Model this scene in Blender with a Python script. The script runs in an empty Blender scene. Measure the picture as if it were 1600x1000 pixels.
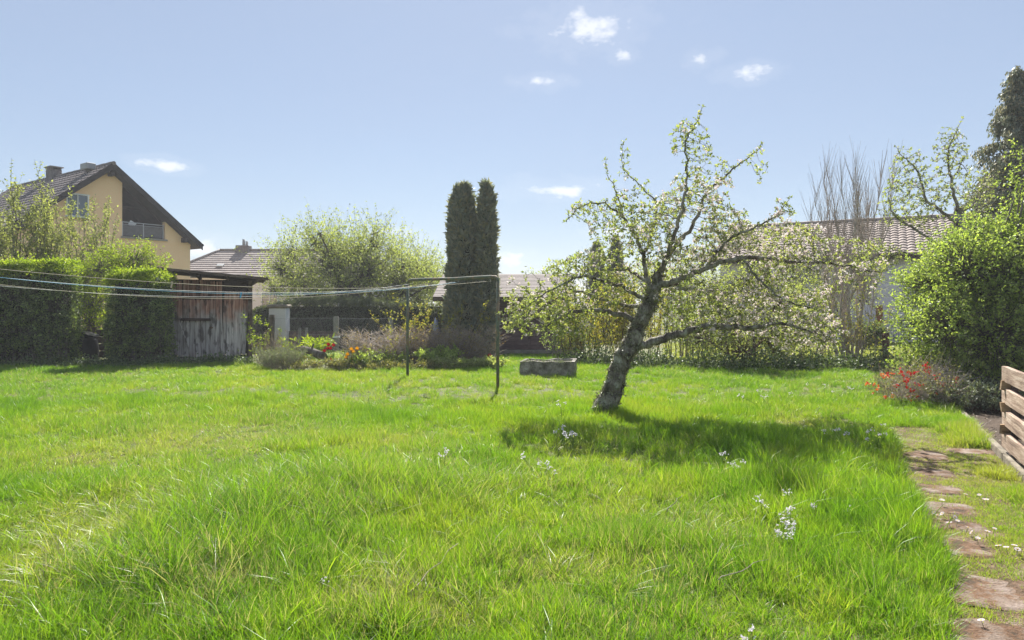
import bpy, bmesh, math, random
import numpy as np
from mathutils import Vector, Matrix, noise as mnoise

S = bpy.context.scene
COL = S.collection
R = math.radians

# ------------------------------------------------------------------ camera, sky, sun, exposure
FPX, HOR, EYE = 1067.0, 475.0, 1.55           # focal length (photo pixels), horizon row, eye height
cam = bpy.data.cameras.new('camera')
camo = bpy.data.objects.new('camera', cam); COL.objects.link(camo)
camo.location = (0, 0, EYE); camo.rotation_euler = (R(90), 0, 0)
cam.sensor_width = 36.0; cam.lens = 36.0 * FPX / 1600.0
cam.shift_y = -(500.0 - HOR) / 1600.0
cam.clip_start = 0.05; cam.clip_end = 3000
S.camera = camo

SUN_EL, SUN_AZ = R(45), R(2)                  # azimuth clockwise from +Y (straight ahead)
SKY_STRENGTH, SUN_STRENGTH, EXPOSURE = 0.05, 5.0, 1.27
world = bpy.data.worlds.new('World'); S.world = world; world.use_nodes = True
def build_world():
    nt = world.node_tree; N = nt.nodes; L = nt.links
    bg = N['Background']; bg.inputs[1].default_value = SKY_STRENGTH
    sk = N.new('ShaderNodeTexSky'); sk.sky_type = 'NISHITA'; sk.sun_disc = False
    sk.sun_elevation = SUN_EL; sk.sun_rotation = SUN_AZ
    sk.air_density = 1.0; sk.dust_density = 0.25; sk.ozone_density = 1.8
    def math_(op, a, b=None, c=None, clamp=False):
        n = N.new('ShaderNodeMath'); n.operation = op; n.use_clamp = clamp
        for i, v in enumerate((a, b, c)):
            if v is None: continue
            if isinstance(v, (int, float)): n.inputs[i].default_value = v
            else: L.new(v, n.inputs[i])
        return n.outputs[0]
    tc = N.new('ShaderNodeTexCoord'); sp = N.new('ShaderNodeSeparateXYZ'); L.new(tc.outputs['Generated'], sp.inputs[0])
    az = math_('ARCTAN2', sp.outputs[0], sp.outputs[1]); el = math_('ARCSINE', sp.outputs[2])
    nz = N.new('ShaderNodeTexNoise'); nz.inputs['Scale'].default_value = 26; nz.inputs['Detail'].default_value = 5
    nz.inputs['Roughness'].default_value = 0.62
    mp = N.new('ShaderNodeMapping'); mp.inputs['Scale'].default_value = (1, 1, 1.7)
    L.new(tc.outputs['Generated'], mp.inputs[0]); L.new(mp.outputs[0], nz.inputs['Vector'])
    # small fair-weather clouds: (column, row, half width, half height, density), turned into azimuth and elevation
    clouds = [(922, 44, 50, 17, 1.0), (905, 20, 14, 14, .5), (976, 86, 14, 8, .5), (838, 127, 26, 8, .75), (868, 297, 44, 10, 1.), (790, 404, 20, 12, 1.),
              (262, 259, 24, 6, .8), (316, 389, 36, 11, 1.0), (626, 367, 24, 6, .6), (1162, 114, 22, 8, .6),
              (1097, 92, 16, 7, .35), (962, 363, 26, 7, .8), (560, 388, 24, 6, .4)]
    cv = N.new('ShaderNodeCombineXYZ'); L.new(az, cv.inputs[0]); L.new(el, cv.inputs[1])
    near = None
    for (x, y, w, h, d) in clouds:
        a0 = math.atan2(x - 800, FPX); e0 = math.atan2(HOR - y, math.hypot(x - 800, FPX))
        v = N.new('ShaderNodeVectorMath'); v.operation = 'MULTIPLY_ADD'; L.new(cv.outputs[0], v.inputs[0])
        v.inputs[1].default_value = (FPX / w, FPX / h, 0); v.inputs[2].default_value = (-a0 * FPX / w, -e0 * FPX / h, (1 - d) * .9)
        ln = N.new('ShaderNodeVectorMath'); ln.operation = 'LENGTH'; L.new(v.outputs[0], ln.inputs[0])
        near = ln.outputs['Value'] if near is None else math_('MINIMUM', near, ln.outputs['Value'])
    q = math_('MULTIPLY_ADD', math_('SUBTRACT', nz.outputs[0], 0.5), 4.2, near)
    tot = math_('MULTIPLY', math_('SUBTRACT', 1.25, q, clamp=True), .7, clamp=True)
    wisp = math_('MULTIPLY', math_('SUBTRACT', 2.6, math_('MULTIPLY_ADD', math_('SUBTRACT', nz.outputs[0], 0.5), 5.0, near), clamp=True), .06)
    tot = math_('MAXIMUM', tot, wisp); tot = math_('MULTIPLY', tot, math_('LESS_THAN', near, 3.6))
    # thin high haze over the whole sky, a little uneven
    n2 = N.new('ShaderNodeTexNoise'); n2.inputs['Scale'].default_value = 2.6; n2.inputs['Detail'].default_value = 3
    m2 = N.new('ShaderNodeMapping'); m2.inputs['Scale'].default_value = (1, 1, 2.6); m2.inputs['Rotation'].default_value = (.3, .2, .4)
    L.new(tc.outputs['Generated'], m2.inputs[0]); L.new(m2.outputs[0], n2.inputs['Vector'])
    veil = math_('MULTIPLY_ADD', math_('SUBTRACT', n2.outputs[0], 0.5), 0.22, 0.58)
    mv = N.new('ShaderNodeMix'); mv.data_type = 'RGBA'; L.new(veil, mv.inputs['Factor']); L.new(sk.outputs[0], mv.inputs['A'])
    mv.inputs['B'].default_value = (4.15, 4.85, 6.25, 1)
    mx = N.new('ShaderNodeMix'); mx.data_type = 'RGBA'
    L.new(tot, mx.inputs['Factor']); L.new(mv.outputs['Result'], mx.inputs['A'])
    mx.inputs['B'].default_value = (9.4, 9.5, 9.8, 1)
    L.new(mx.outputs['Result'], bg.inputs[0])
build_world()
world.cycles.sampling_method = 'MANUAL'; world.cycles.sample_map_resolution = 512
sl = bpy.data.lights.new('sun', 'SUN'); sl.energy = SUN_STRENGTH; sl.angle = R(0.5); sl.color = (1.0, 0.955, 0.88)
so = bpy.data.objects.new('sun', sl); COL.objects.link(so)
sdir = Vector((math.sin(SUN_AZ) * math.cos(SUN_EL), math.cos(SUN_AZ) * math.cos(SUN_EL), math.sin(SUN_EL)))
so.rotation_euler = sdir.to_track_quat('Z', 'Y').to_euler(); so.location = sdir * 60
vs = S.view_settings; vs.view_transform = 'Standard'; vs.look = 'None'; vs.gamma = 1.0; vs.exposure = EXPOSURE; vs.use_curve_mapping = False
cy = S.cycles; cy.max_bounces = 7; cy.diffuse_bounces = 4; cy.glossy_bounces = 2; cy.transmission_bounces = 4
cy.use_denoising = True; cy.denoiser = 'OPENIMAGEDENOISE'; cy.sample_clamp_indirect = 6.0
try: cy.denoising_prefilter = 'ACCURATE'
except Exception: pass

# ------------------------------------------------------------------ helpers
rng = np.random.default_rng(11)
random.seed(11)
def at(px, py, Y): return Vector(((px - 800) / FPX * Y, Y, EYE + (HOR - py) / FPX * Y))
def gp(px, py):
    d = EYE * FPX / (py - HOR); return Vector(((px - 800) / FPX * d, d, 0))
def gz(x, y):
    """height of the ground: gentle lumps in the lawn"""
    f = np.clip((19.0 - y) / 3.0, 0, 1)
    return f * (0.022 * np.sin(1.3 * x + .7 * y) + 0.018 * np.sin(.9 * y - .5 * x + 1) + 0.012 * np.sin(3.1 * x - 2.2 * y))
def tag(o, label=None, cat=None, group=None, kind=None):
    if label: o['label'] = label
    if cat: o['category'] = cat
    if group: o['group'] = group
    if kind: o['kind'] = kind
    return o
def empty(name, loc=(0, 0, 0), rz=0.0):
    o = bpy.data.objects.new(name, None); COL.objects.link(o)
    o.location = loc; o.rotation_euler = (0, 0, rz); o.empty_display_size = .2
    return o
def link(name, me, mat=None, parent=None, loc=None, rot=None, scale=None):
    o = bpy.data.objects.new(name, me); COL.objects.link(o)
    if mat is not None and not me.materials: me.materials.append(mat)
    if parent is not None: o.parent = parent
    if loc is not None: o.location = loc
    if rot is not None: o.rotation_euler = rot
    if scale is not None: o.scale = scale
    return o
def npmesh(name, V, T, mat=None, smooth=False, rnd=None):
    """mesh from numpy arrays of vertices and equal-sided polygons; rnd = one value per face"""
    V = np.asarray(V, np.float32); T = np.asarray(T, np.int32)
    me = bpy.data.meshes.new(name); k = T.shape[1]; n = len(T)
    me.vertices.add(len(V)); me.vertices.foreach_set('co', V.ravel())
    me.loops.add(n * k); me.loops.foreach_set('vertex_index', T.ravel())
    me.polygons.add(n); me.polygons.foreach_set('loop_start', np.arange(0, n * k, k, dtype=np.int32))
    me.polygons.foreach_set('loop_total', np.full(n, k, np.int32))
    me.polygons.foreach_set('use_smooth', np.full(n, bool(smooth)))
    if rnd is not None:
        a = me.attributes.new('rnd', 'FLOAT', 'FACE'); a.data.foreach_set('value', np.asarray(rnd, np.float32))
    me.update(calc_edges=True)
    if mat is not None: me.materials.append(mat)
    return me
def polymesh(name, verts, faces, mat=None, smooth=False):
    me = bpy.data.meshes.new(name); me.from_pydata([tuple(v) for v in verts], [], faces)
    if smooth: me.polygons.foreach_set('use_smooth', [True] * len(me.polygons))
    me.update()
    if mat is not None: me.materials.append(mat)
    return me
def unit(v): return v / np.maximum(np.linalg.norm(v, axis=-1, keepdims=True), 1e-9)
def perp(d):
    a = np.where(np.abs(d[..., 2:3]) < .9, np.array([0, 0, 1.]), np.array([1., 0, 0]))
    return unit(np.cross(d, a))
_board = {}
def board_mesh(mat, bev=.04, key=0):
    """unit box with chamfered, slightly uneven edges (44 triangles), shared by all boards of a material"""
    k = (mat.name, bev, key)
    if k in _board: return _board[k]
    bm = bmesh.new(); bmesh.ops.create_cube(bm, size=1)
    bmesh.ops.bevel(bm, geom=bm.edges[:], offset=bev, segments=1, affect='EDGES')
    r = random.Random(key + 5)
    for v in bm.verts: v.co += Vector((r.uniform(-1, 1), r.uniform(-1, 1), r.uniform(-1, 1))) * bev * .3
    me = bpy.data.meshes.new('board'); bm.to_mesh(me); bm.free(); me.materials.append(mat); _board[k] = me
    return me
def board(name, mat, c, dims, parent=None, rot=(0, 0, 0), bev=.04, key=0):
    return link(name, board_mesh(mat, bev, key), None, parent, c, rot, dims)
def box_mesh(name, lo, hi, mat, bev=0.0):
    bm = bmesh.new(); bmesh.ops.create_cube(bm, size=1)
    c = [(a + b) / 2 for a, b in zip(lo, hi)]; d = [b - a for a, b in zip(lo, hi)]
    for v in bm.verts: v.co = Vector([c[i] + v.co[i] * d[i] for i in range(3)])
    if bev: bmesh.ops.bevel(bm, geom=bm.edges[:], offset=bev, segments=1, affect='EDGES')
    me = bpy.data.meshes.new(name); bm.to_mesh(me); bm.free(); me.materials.append(mat); return me
def prism_mesh(name, poly, depth, mat, axis='y'):
    """extrude a polygon given in local x,z by depth along +y"""
    n = len(poly); V = [(x, 0, z) for x, z in poly] + [(x, depth, z) for x, z in poly]
    Fc = [tuple(range(n)), tuple(range(2 * n - 1, n - 1, -1))] + [(i, i + n, (i + 1) % n + n, (i + 1) % n) for i in range(n)]
    me = polymesh(name, V, Fc, mat)
    bm = bmesh.new(); bm.from_mesh(me); bmesh.ops.recalc_face_normals(bm, faces=bm.faces[:]); bm.to_mesh(me); bm.free()
    return me
def tube_arrays(P, r, n=6):
    P = np.asarray(P, float); r = np.broadcast_to(np.asarray(r, float), (len(P),))
    t = unit(np.gradient(P, axis=0)); u = perp(t)
    for i in range(1, len(P)):                       # keep the frame from twisting
        w = u[i - 1] - t[i] * np.dot(u[i - 1], t[i]); u[i] = w / max(np.linalg.norm(w), 1e-9)
    v = np.cross(t, u); a = np.arange(n) * 2 * np.pi / n
    V = P[:, None] + r[:, None, None] * (np.cos(a)[None, :, None] * u[:, None] + np.sin(a)[None, :, None] * v[:, None])
    m = len(P); i = np.arange(m - 1)[:, None] * n; j = np.arange(n)[None]; j2 = (j + 1) % n
    Q = np.stack([i + j, i + j2, i + n + j2, i + n + j], -1).reshape(-1, 4)
    return V.reshape(-1, 3), Q
def tube_mesh(name, P, r, n, mat, caps=True):
    V, Q = tube_arrays(P, r, n); me = polymesh(name, V, [tuple(q) for q in Q] + ([tuple(range(n))[::-1], tuple(range(len(V) - n, len(V)))] if caps else []), mat)
    me.polygons.foreach_set('use_smooth', [len(p.vertices) == 4 for p in me.polygons]); return me
def sticks(P0, P1, r0, r1, n=4):
    """many tapered rods at once"""
    P0 = np.asarray(P0, float); P1 = np.asarray(P1, float); m = len(P0)
    d = unit(P1 - P0); u = perp(d); v = np.cross(d, u); a = np.arange(n) * 2 * np.pi / n
    ring = np.cos(a)[None, :, None] * u[:, None] + np.sin(a)[None, :, None] * v[:, None]
    r0 = np.broadcast_to(r0, (m,)); r1 = np.broadcast_to(r1, (m,))
    V = np.concatenate([P0[:, None] + ring * r0[:, None, None], P1[:, None] + ring * r1[:, None, None]], 1)
    b = np.arange(m)[:, None] * 2 * n; j = np.arange(n)[None]; j2 = (j + 1) % n
    Q = np.stack([b + j, b + j2, b + n + j2, b + n + j], -1).reshape(-1, 4)
    return V.reshape(-1, 3), Q
class Acc:
    """collects quads of one part"""
    def __init__(s): s.V = []; s.Q = []; s.n = 0
    def add(s, V, Q): s.V.append(V); s.Q.append(Q + s.n); s.n += len(V)
    def mesh(s, name, mat, smooth=True): return npmesh(name, np.concatenate(s.V), np.concatenate(s.Q), mat, smooth)
def leaves_mesh(name, P, D, L, W, mat, up=.35, fold=.22, bend=.15, rnd=None):
    """one folded two-triangle leaf at each point: P base, D direction, L length, W width"""
    n = len(P); D = unit(D + 0.0); nrm = unit(rng.normal(size=(n, 3)) + np.array([0, 0, up * 3]))
    S_ = unit(np.cross(D, nrm)); nrm = np.cross(S_, D)
    L = np.broadcast_to(L, (n,))[:, None]; W = np.broadcast_to(W, (n,))[:, None]
    base = P; mid = P + D * L * .48; tip = P + D * L - nrm * L * bend
    V = np.stack([base, mid + S_ * W * .5 + nrm * W * fold, tip, mid - S_ * W * .5 + nrm * W * fold], 1).reshape(-1, 3)
    b = np.arange(n)[:, None] * 4
    T = np.concatenate([b + np.array([[0, 1, 2]]), b + np.array([[0, 2, 3]])], 1).reshape(-1, 3)
    r = rng.random(n) if rnd is None else rnd
    return npmesh(name, V, T, mat, True, rnd=np.repeat(r, 2))

# ------------------------------------------------------------------ materials
def newmat(name):
    m = bpy.data.materials.new(name); m.use_nodes = True; nt = m.node_tree; nt.nodes.clear()
    out = nt.nodes.new('ShaderNodeOutputMaterial'); return m, nt, nt.nodes, nt.links, out
def ramp(N, stops, interp='LINEAR'):
    r = N.new('ShaderNodeValToRGB'); e = r.color_ramp.elements; r.color_ramp.interpolation = interp
    while len(e) < len(stops): e.new(.5)
    for i, (p, c) in enumerate(stops): e[i].position = p; e[i].color = (*c, 1)
    return r
def leaf_mat(name, cols, trans=.45, tcol=(1.25, 1.35, .5), rough=.5, spec=.3, attr='rnd', gain=1.25):
    """thin leaf: reflecting side plus light that passes through"""
    m, nt, N, L, out = newmat(name)
    a = N.new('ShaderNodeAttribute'); a.attribute_name = attr
    r = ramp(N, [(i / max(1, len(cols) - 1), tuple(min(.9, v * gain) for v in c)) for i, c in enumerate(cols)]); L.new(a.outputs['Fac'], r.inputs[0])
    p = N.new('ShaderNodeBsdfPrincipled'); p.inputs['Roughness'].default_value = rough; p.inputs['Specular IOR Level'].default_value = spec
    L.new(r.outputs[0], p.inputs['Base Color'])
    t = N.new('ShaderNodeBsdfTranslucent'); mu = N.new('ShaderNodeMix'); mu.data_type = 'RGBA'; mu.blend_type = 'MULTIPLY'
    mu.inputs['Factor'].default_value = 1; L.new(r.outputs[0], mu.inputs['A']); mu.inputs['B'].default_value = (*tcol, 1)
    L.new(mu.outputs['Result'], t.inputs[0])
    mx = N.new('ShaderNodeMixShader'); mx.inputs[0].default_value = trans
    L.new(p.outputs[0], mx.inputs[1]); L.new(t.outputs[0], mx.inputs[2]); L.new(mx.outputs[0], out.inputs[0])
    return m
def surf_mat(name, stops, scale=4.0, stretch=(1, 1, 1), rot=(0, 0, 0), rough=.85, bump=.3, detail=8, coords='world', fine=None, spec=.25, bdist=.02, rand=.0, metal=0):
    """noise-coloured rough surface with fine relief; stretch lengthens the grain"""
    m, nt, N, L, out = newmat(name)
    g = N.new('ShaderNodeNewGeometry'); tc = N.new('ShaderNodeTexCoord')
    src = g.outputs['Position'] if coords == 'world' else tc.outputs['Object']
    mp = N.new('ShaderNodeMapping'); mp.vector_type = 'TEXTURE'
    mp.inputs['Rotation'].default_value = rot; mp.inputs['Scale'].default_value = stretch
    oi = N.new('ShaderNodeObjectInfo'); ad = N.new('ShaderNodeVectorMath'); ad.operation = 'MULTIPLY_ADD'
    cb = N.new('ShaderNodeCombineXYZ')
    for i in range(3): L.new(oi.outputs['Random'], cb.inputs[i])
    L.new(cb.outputs[0], ad.inputs[0]); ad.inputs[1].default_value = (rand * 37, rand * 23, rand * 11); L.new(src, ad.inputs[2])
    L.new(ad.outputs[0], mp.inputs[0])
    nz = N.new('ShaderNodeTexNoise'); nz.inputs['Scale'].default_value = scale; nz.inputs['Detail'].default_value = detail; nz.inputs['Roughness'].default_value = .62
    L.new(mp.outputs[0], nz.inputs['Vector'])
    r = ramp(N, stops); L.new(nz.outputs[0], r.inputs[0]); col = r.outputs[0]
    if rand:
        hs = N.new('ShaderNodeHueSaturation'); ma = N.new('ShaderNodeMapRange'); L.new(oi.outputs['Random'], ma.inputs[0])
        ma.inputs[3].default_value = 1 - .3 * rand; ma.inputs[4].default_value = 1 + .3 * rand
        L.new(ma.outputs[0], hs.inputs['Value']); L.new(col, hs.inputs['Color']); col = hs.outputs[0]
    n2 = N.new('ShaderNodeTexNoise'); n2.inputs['Scale'].default_value = fine or scale * 9; n2.inputs['Detail'].default_value = 5
    L.new(mp.outputs[0], n2.inputs['Vector'])
    m2 = N.new('ShaderNodeMix'); m2.data_type = 'RGBA'; m2.blend_type = 'OVERLAY'; m2.inputs['Factor'].default_value = .55
    L.new(col, m2.inputs['A']); L.new(n2.outputs[0], m2.inputs['B'])
    b = N.new('ShaderNodeBump'); b.inputs['Strength'].default_value = bump; b.inputs['Distance'].default_value = bdist
    s = N.new('ShaderNodeMath'); s.operation = 'ADD'; L.new(nz.outputs[0], s.inputs[0]); L.new(n2.outputs[0], s.inputs[1]); L.new(s.outputs[0], b.inputs['Height'])
    p = N.new('ShaderNodeBsdfPrincipled'); p.inputs['Roughness'].default_value = rough; p.inputs['Specular IOR Level'].default_value = spec; p.inputs['Metallic'].default_value = metal
    L.new(m2.outputs['Result'], p.inputs['Base Color']); L.new(b.outputs[0], p.inputs['Normal']); L.new(p.outputs[0], out.inputs[0])
    return m
def flat_mat(name, c, rough=.6, metal=0, spec=.4):
    m, nt, N, L, out = newmat(name); p = N.new('ShaderNodeBsdfPrincipled')
    p.inputs['Base Color'].default_value = (*c, 1); p.inputs['Roughness'].default_value = rough; p.inputs['Metallic'].default_value = metal
    p.inputs['Specular IOR Level'].default_value = spec; L.new(p.outputs[0], out.inputs[0]); return m
M = {}
M['ground'] = surf_mat('soil_and_moss', [(.3, (.045, .05, .012)), (.5, (.08, .095, .02)), (.7, (.14, .11, .045))], 1.4, bump=.6, fine=30)
M['soil'] = surf_mat('dark_soil', [(.3, (.045, .03, .02)), (.55, (.09, .06, .04)), (.75, (.14, .10, .07))], 3, bump=1.0, fine=40, bdist=.04)
M['path_soil'] = surf_mat('path_soil', [(.34, (.055, .04, .02)), (.47, (.12, .07, .04)), (.58, (.17, .115, .08)), (.72, (.26, .20, .16))], 5, bump=.9, fine=60, bdist=.02)
M['slab'] = surf_mat('red_brown_slab', [(.36, (.055, .035, .02)), (.45, (.125, .065, .032)), (.52, (.155, .11, .08)), (.66, (.23, .18, .15))], 7, bump=.7, fine=70, bdist=.015, rand=.6)
M['edging'] = surf_mat('edging_concrete', [(.3, (.14, .12, .09)), (.6, (.30, .26, .20)), (.8, (.42, .38, .31))], 5, bump=.7, fine=50)
M['concrete'] = surf_mat('old_concrete', [(.34, (.10, .09, .07)), (.48, (.22, .20, .165)), (.6, (.36, .33, .29)), (.72, (.52, .5, .45))], 5, bump=1.0, fine=45, bdist=.03)
M['post_concrete'] = surf_mat('post_concrete', [(.3, (.18, .17, .15)), (.7, (.36, .34, .31))], 6, bump=.5)
M['bark'] = surf_mat('apple_bark', [(.36, (.075, .06, .05)), (.48, (.21, .185, .15)), (.57, (.36, .34, .28)), (.68, (.5, .5, .41))], 9, stretch=(1, 1, 2.2), bump=1.0, fine=60, bdist=.035)
M['bark_brown'] = surf_mat('brown_bark', [(.36, (.05, .028, .018)), (.55, (.14, .08, .055)), (.7, (.24, .17, .13))], 12, bump=.8, fine=60, bdist=.02)
M['bark_grey'] = surf_mat('grey_bark', [(.36, (.07, .06, .05)), (.55, (.16, .14, .115)), (.7, (.27, .25, .21))], 10, stretch=(1, 1, 3), bump=.7)
M['twig'] = surf_mat('dry_twigs', [(.36, (.18, .14, .115)), (.6, (.36, .30, .25)), (.75, (.46, .40, .36))], 8, bump=.2)
M['twig_grey'] = surf_mat('bare_grey_twigs', [(.36, (.32, .27, .23)), (.6, (.54, .47, .42))], 8, bump=.2)
M['lichen'] = leaf_mat('lichen_flakes', [(.11, .105, .075), (.19, .19, .135), (.30, .31, .22)], .1)
M['leaf_apple'] = leaf_mat('apple_leaves', [(.125, .145, .065), (.20, .23, .10), (.28, .30, .15), (.34, .31, .20)], .5, gain=1.2)
M['blossom'] = leaf_mat('apple_blossom', [(.80, .62, .62), (.85, .78, .76), (.88, .85, .82)], .4, tcol=(1, 1, 1), gain=1)
M['leaf_pale'] = leaf_mat('pale_spring_leaves', [(.15, .175, .07), (.22, .25, .10), (.29, .31, .15), (.34, .34, .22)], .5, gain=1.3)
M['leaf_shoot'] = leaf_mat('young_shoot_leaves', [(.14, .16, .07), (.21, .23, .095), (.29, .30, .14), (.34, .33, .20)], .45, gain=1.3)
M['leaf_hedge'] = leaf_mat('hedge_leaves', [(.05, .065, .03), (.11, .145, .055), (.24, .30, .11)], .38, spec=.6, rough=.38, gain=1.35)
M['leaf_lime'] = leaf_mat('lime_leaves', [(.13, .18, .02), (.22, .28, .03), (.32, .35, .06)], .5)
M['leaf_dark'] = leaf_mat('dark_hedge_leaves', [(.075, .09, .06), (.10, .115, .075), (.14, .15, .10)], .3, spec=.4, gain=1.4)
M['leaf_bush'] = leaf_mat('bush_leaves', [(.095, .13, .045), (.15, .195, .06), (.22, .265, .085), (.30, .33, .13)], .5, spec=.4, gain=1.65)
M['leaf_forsythia'] = leaf_mat('forsythia_leaves', [(.14, .155, .03), (.24, .25, .045), (.34, .31, .08), (.36, .25, .09)], .5)
M['leaf_thuja'] = leaf_mat('thuja_sprays', [(.13, .15, .125), (.17, .185, .15), (.22, .22, .17), (.25, .22, .13)], .3, spec=.45, tcol=(1.1, 1.15, .8), gain=1.5)
M['leaf_conifer'] = leaf_mat('conifer_sprays', [(.08, .10, .075), (.12, .14, .10), (.16, .165, .12), (.30, .25, .14)], .3, spec=.35, tcol=(1.1, 1.1, .8), gain=1.45)
M['leaf_ivy'] = leaf_mat('ivy_leaves', [(.05, .075, .035), (.08, .11, .05), (.15, .19, .09)], .25, spec=.25, rough=.5)
M['leaf_grey'] = leaf_mat('grey_green_leaves', [(.09, .11, .075), (.16, .18, .13), (.26, .28, .22)], .3)
M['leaf_quince'] = leaf_mat('quince_leaves', [(.10, .10, .05), (.17, .17, .07), (.27, .22, .12)], .4)
M['leaf_rust'] = leaf_mat('rusty_young_leaves', [(.18, .15, .06), (.28, .21, .09), (.33, .20, .10)], .45)
M['petal_red'] = leaf_mat('red_petals', [(.45, .008, .012), (.62, .015, .016), (.7, .06, .03)], .25, tcol=(1, .8, .8), gain=1)
M['petal_orange'] = leaf_mat('orange_petals', [(.75, .16, .03), (.82, .26, .08)], .3, tcol=(1, 1, 1), gain=1)
M['petal_yellow'] = leaf_mat('yellow_petals', [(.8, .42, .01), (.85, .55, .02)], .35, tcol=(1, 1, 1), gain=1)
M['petal_white'] = leaf_mat('pale_lilac_petals', [(.70, .62, .72), (.82, .78, .84), (.86, .85, .86)], .35, tcol=(1, 1, 1), gain=1)
M['yolk'] = flat_mat('daisy_eye', (.75, .5, .03))
M['stem'] = leaf_mat('green_stems', [(.08, .14, .03), (.13, .2, .05)], .3)
M['shade_core'] = surf_mat('inner_shade_fill', [(.4, (.02, .018, .012)), (.6, (.045, .04, .025))], 9, bump=.6)  # dark filler for plant insides: shade put into the colour, blocks light
def shed_wood():
    """old boards: brown where the eaves keep them dry, bleached grey below, dark knots and rain streaks"""
    m, nt, N, L, out = newmat('weathered_shed_boards')
    g = N.new('ShaderNodeNewGeometry'); sp = N.new('ShaderNodeSeparateXYZ'); L.new(g.outputs['Position'], sp.inputs[0])
    oi = N.new('ShaderNodeObjectInfo')
    mp = N.new('ShaderNodeMapping'); mp.inputs['Scale'].default_value = (26, 26, 1.5); L.new(g.outputs['Position'], mp.inputs[0])
    nz = N.new('ShaderNodeTexNoise'); nz.inputs['Scale'].default_value = 1; nz.inputs['Detail'].default_value = 9; nz.inputs['Roughness'].default_value = .65; L.new(mp.outputs[0], nz.inputs['Vector'])
    nb = N.new('ShaderNodeTexNoise'); nb.inputs['Scale'].default_value = 3; nb.inputs['Detail'].default_value = 4; L.new(g.outputs['Position'], nb.inputs['Vector'])
    h = N.new('ShaderNodeMath'); h.operation = 'MULTIPLY_ADD'; L.new(nb.outputs[0], h.inputs[0]); h.inputs[1].default_value = 1.1; L.new(sp.outputs[2], h.inputs[2])
    h2 = N.new('ShaderNodeMath'); h2.operation = 'MULTIPLY_ADD'; L.new(oi.outputs['Random'], h2.inputs[0]); h2.inputs[1].default_value = .35; L.new(h.outputs[0], h2.inputs[2])
    mr = N.new('ShaderNodeMapRange'); mr.interpolation_type = 'SMOOTHSTEP'; L.new(h2.outputs[0], mr.inputs[0]); mr.inputs[1].default_value = 1.65; mr.inputs[2].default_value = 2.35
    r1 = ramp(N, [(.3, (.12, .10, .10)), (.48, (.40, .36, .35)), (.62, (.58, .54, .53)), (.8, (.70, .67, .65))])
    r2 = ramp(N, [(.3, (.09, .04, .03)), (.5, (.36, .18, .14)), (.65, (.5, .31, .25)), (.8, (.6, .43, .36))])
    L.new(nz.outputs[0], r1.inputs[0]); L.new(nz.outputs[0], r2.inputs[0])
    mx = N.new('ShaderNodeMix'); mx.data_type = 'RGBA'; L.new(mr.outputs[0], mx.inputs['Factor']); L.new(r1.outputs[0], mx.inputs['A']); L.new(r2.outputs[0], mx.inputs['B'])
    st = ramp(N, [(.36, (.22, .2, .2)), (.48, (1, 1, 1))]); 
    ms = N.new('ShaderNodeMapping'); ms.inputs['Scale'].default_value = (9, 9, 3.2); L.new(g.outputs['Position'], ms.inputs[0])
    ns = N.new('ShaderNodeTexNoise'); ns.inputs['Scale'].default_value = 1; ns.inputs['Detail'].default_value = 3; L.new(ms.outputs[0], ns.inputs['Vector']); L.new(ns.outputs[0], st.inputs[0])
    mm = N.new('ShaderNodeMix'); mm.data_type = 'RGBA'; mm.blend_type = 'MULTIPLY'; mm.inputs['Factor'].default_value = .85
    L.new(mx.outputs['Result'], mm.inputs['A']); L.new(st.outputs[0], mm.inputs['B'])
    hs = N.new('ShaderNodeHueSaturation'); ma = N.new('ShaderNodeMapRange'); L.new(oi.outputs['Random'], ma.inputs[0]); ma.inputs[3].default_value = .75; ma.inputs[4].default_value = 1.2
    L.new(ma.outputs[0], hs.inputs['Value']); L.new(mm.outputs['Result'], hs.inputs['Color'])
    b = N.new('ShaderNodeBump'); b.inputs['Strength'].default_value = .8; b.inputs['Distance'].default_value = .01; L.new(nz.outputs[0], b.inputs['Height'])
    p = N.new('ShaderNodeBsdfPrincipled'); p.inputs['Roughness'].default_value = .85; p.inputs['Specular IOR Level'].default_value = .2
    L.new(hs.outputs[0], p.inputs['Base Color']); L.new(b.outputs[0], p.inputs['Normal']); L.new(p.outputs[0], out.inputs[0]); return m
M['shed_wood'] = shed_wood()
M['dark_wood'] = surf_mat('dark_stained_wood', [(.3, (.022, .014, .013)), (.6, (.06, .035, .032)), (.8, (.10, .06, .05))], 3, stretch=(1, 1, 5), bump=.4, rand=.4)
M['roof_wood'] = surf_mat('old_roof_boards', [(.3, (.05, .035, .03)), (.6, (.15, .11, .09)), (.8, (.26, .21, .18))], 5, stretch=(5, 1, 1), bump=.6, rand=.3)
M['felt'] = surf_mat('roofing_felt', [(.3, (.05, .045, .045)), (.7, (.13, .12, .115))], 8, bump=.6)
M['bin_wood'] = surf_mat('larch_bin_boards', [(.3, (.13, .085, .065)), (.47, (.33, .235, .175)), (.6, (.48, .375, .295)), (.78, (.6, .5, .41))], 30, stretch=(1, 14, 1), rot=(0, 0, R(-26.6)), bump=.7, bdist=.006, rand=.5, coords='world')
M['bin_end'] = surf_mat('larch_end_boards', [(.3, (.12, .07, .04)), (.5, (.32, .22, .13)), (.75, (.5, .38, .24))], 30, stretch=(14, 1, 1), rot=(0, 0, R(-26.6)), bump=.6, bdist=.006, rand=.5)
M['garage_wood'] = surf_mat('plum_brown_boards', [(.3, (.10, .06, .068)), (.6, (.17, .11, .12)), (.8, (.24, .165, .175))], 4, stretch=(6, 1, 1), bump=.3, rand=.35)
M['plaster_yellow'] = surf_mat('apricot_plaster', [(.3, (.95, .64, .37)), (.7, (.98, .69, .41))], .5, bump=.15, fine=40, bdist=.01, spec=.1)
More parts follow.
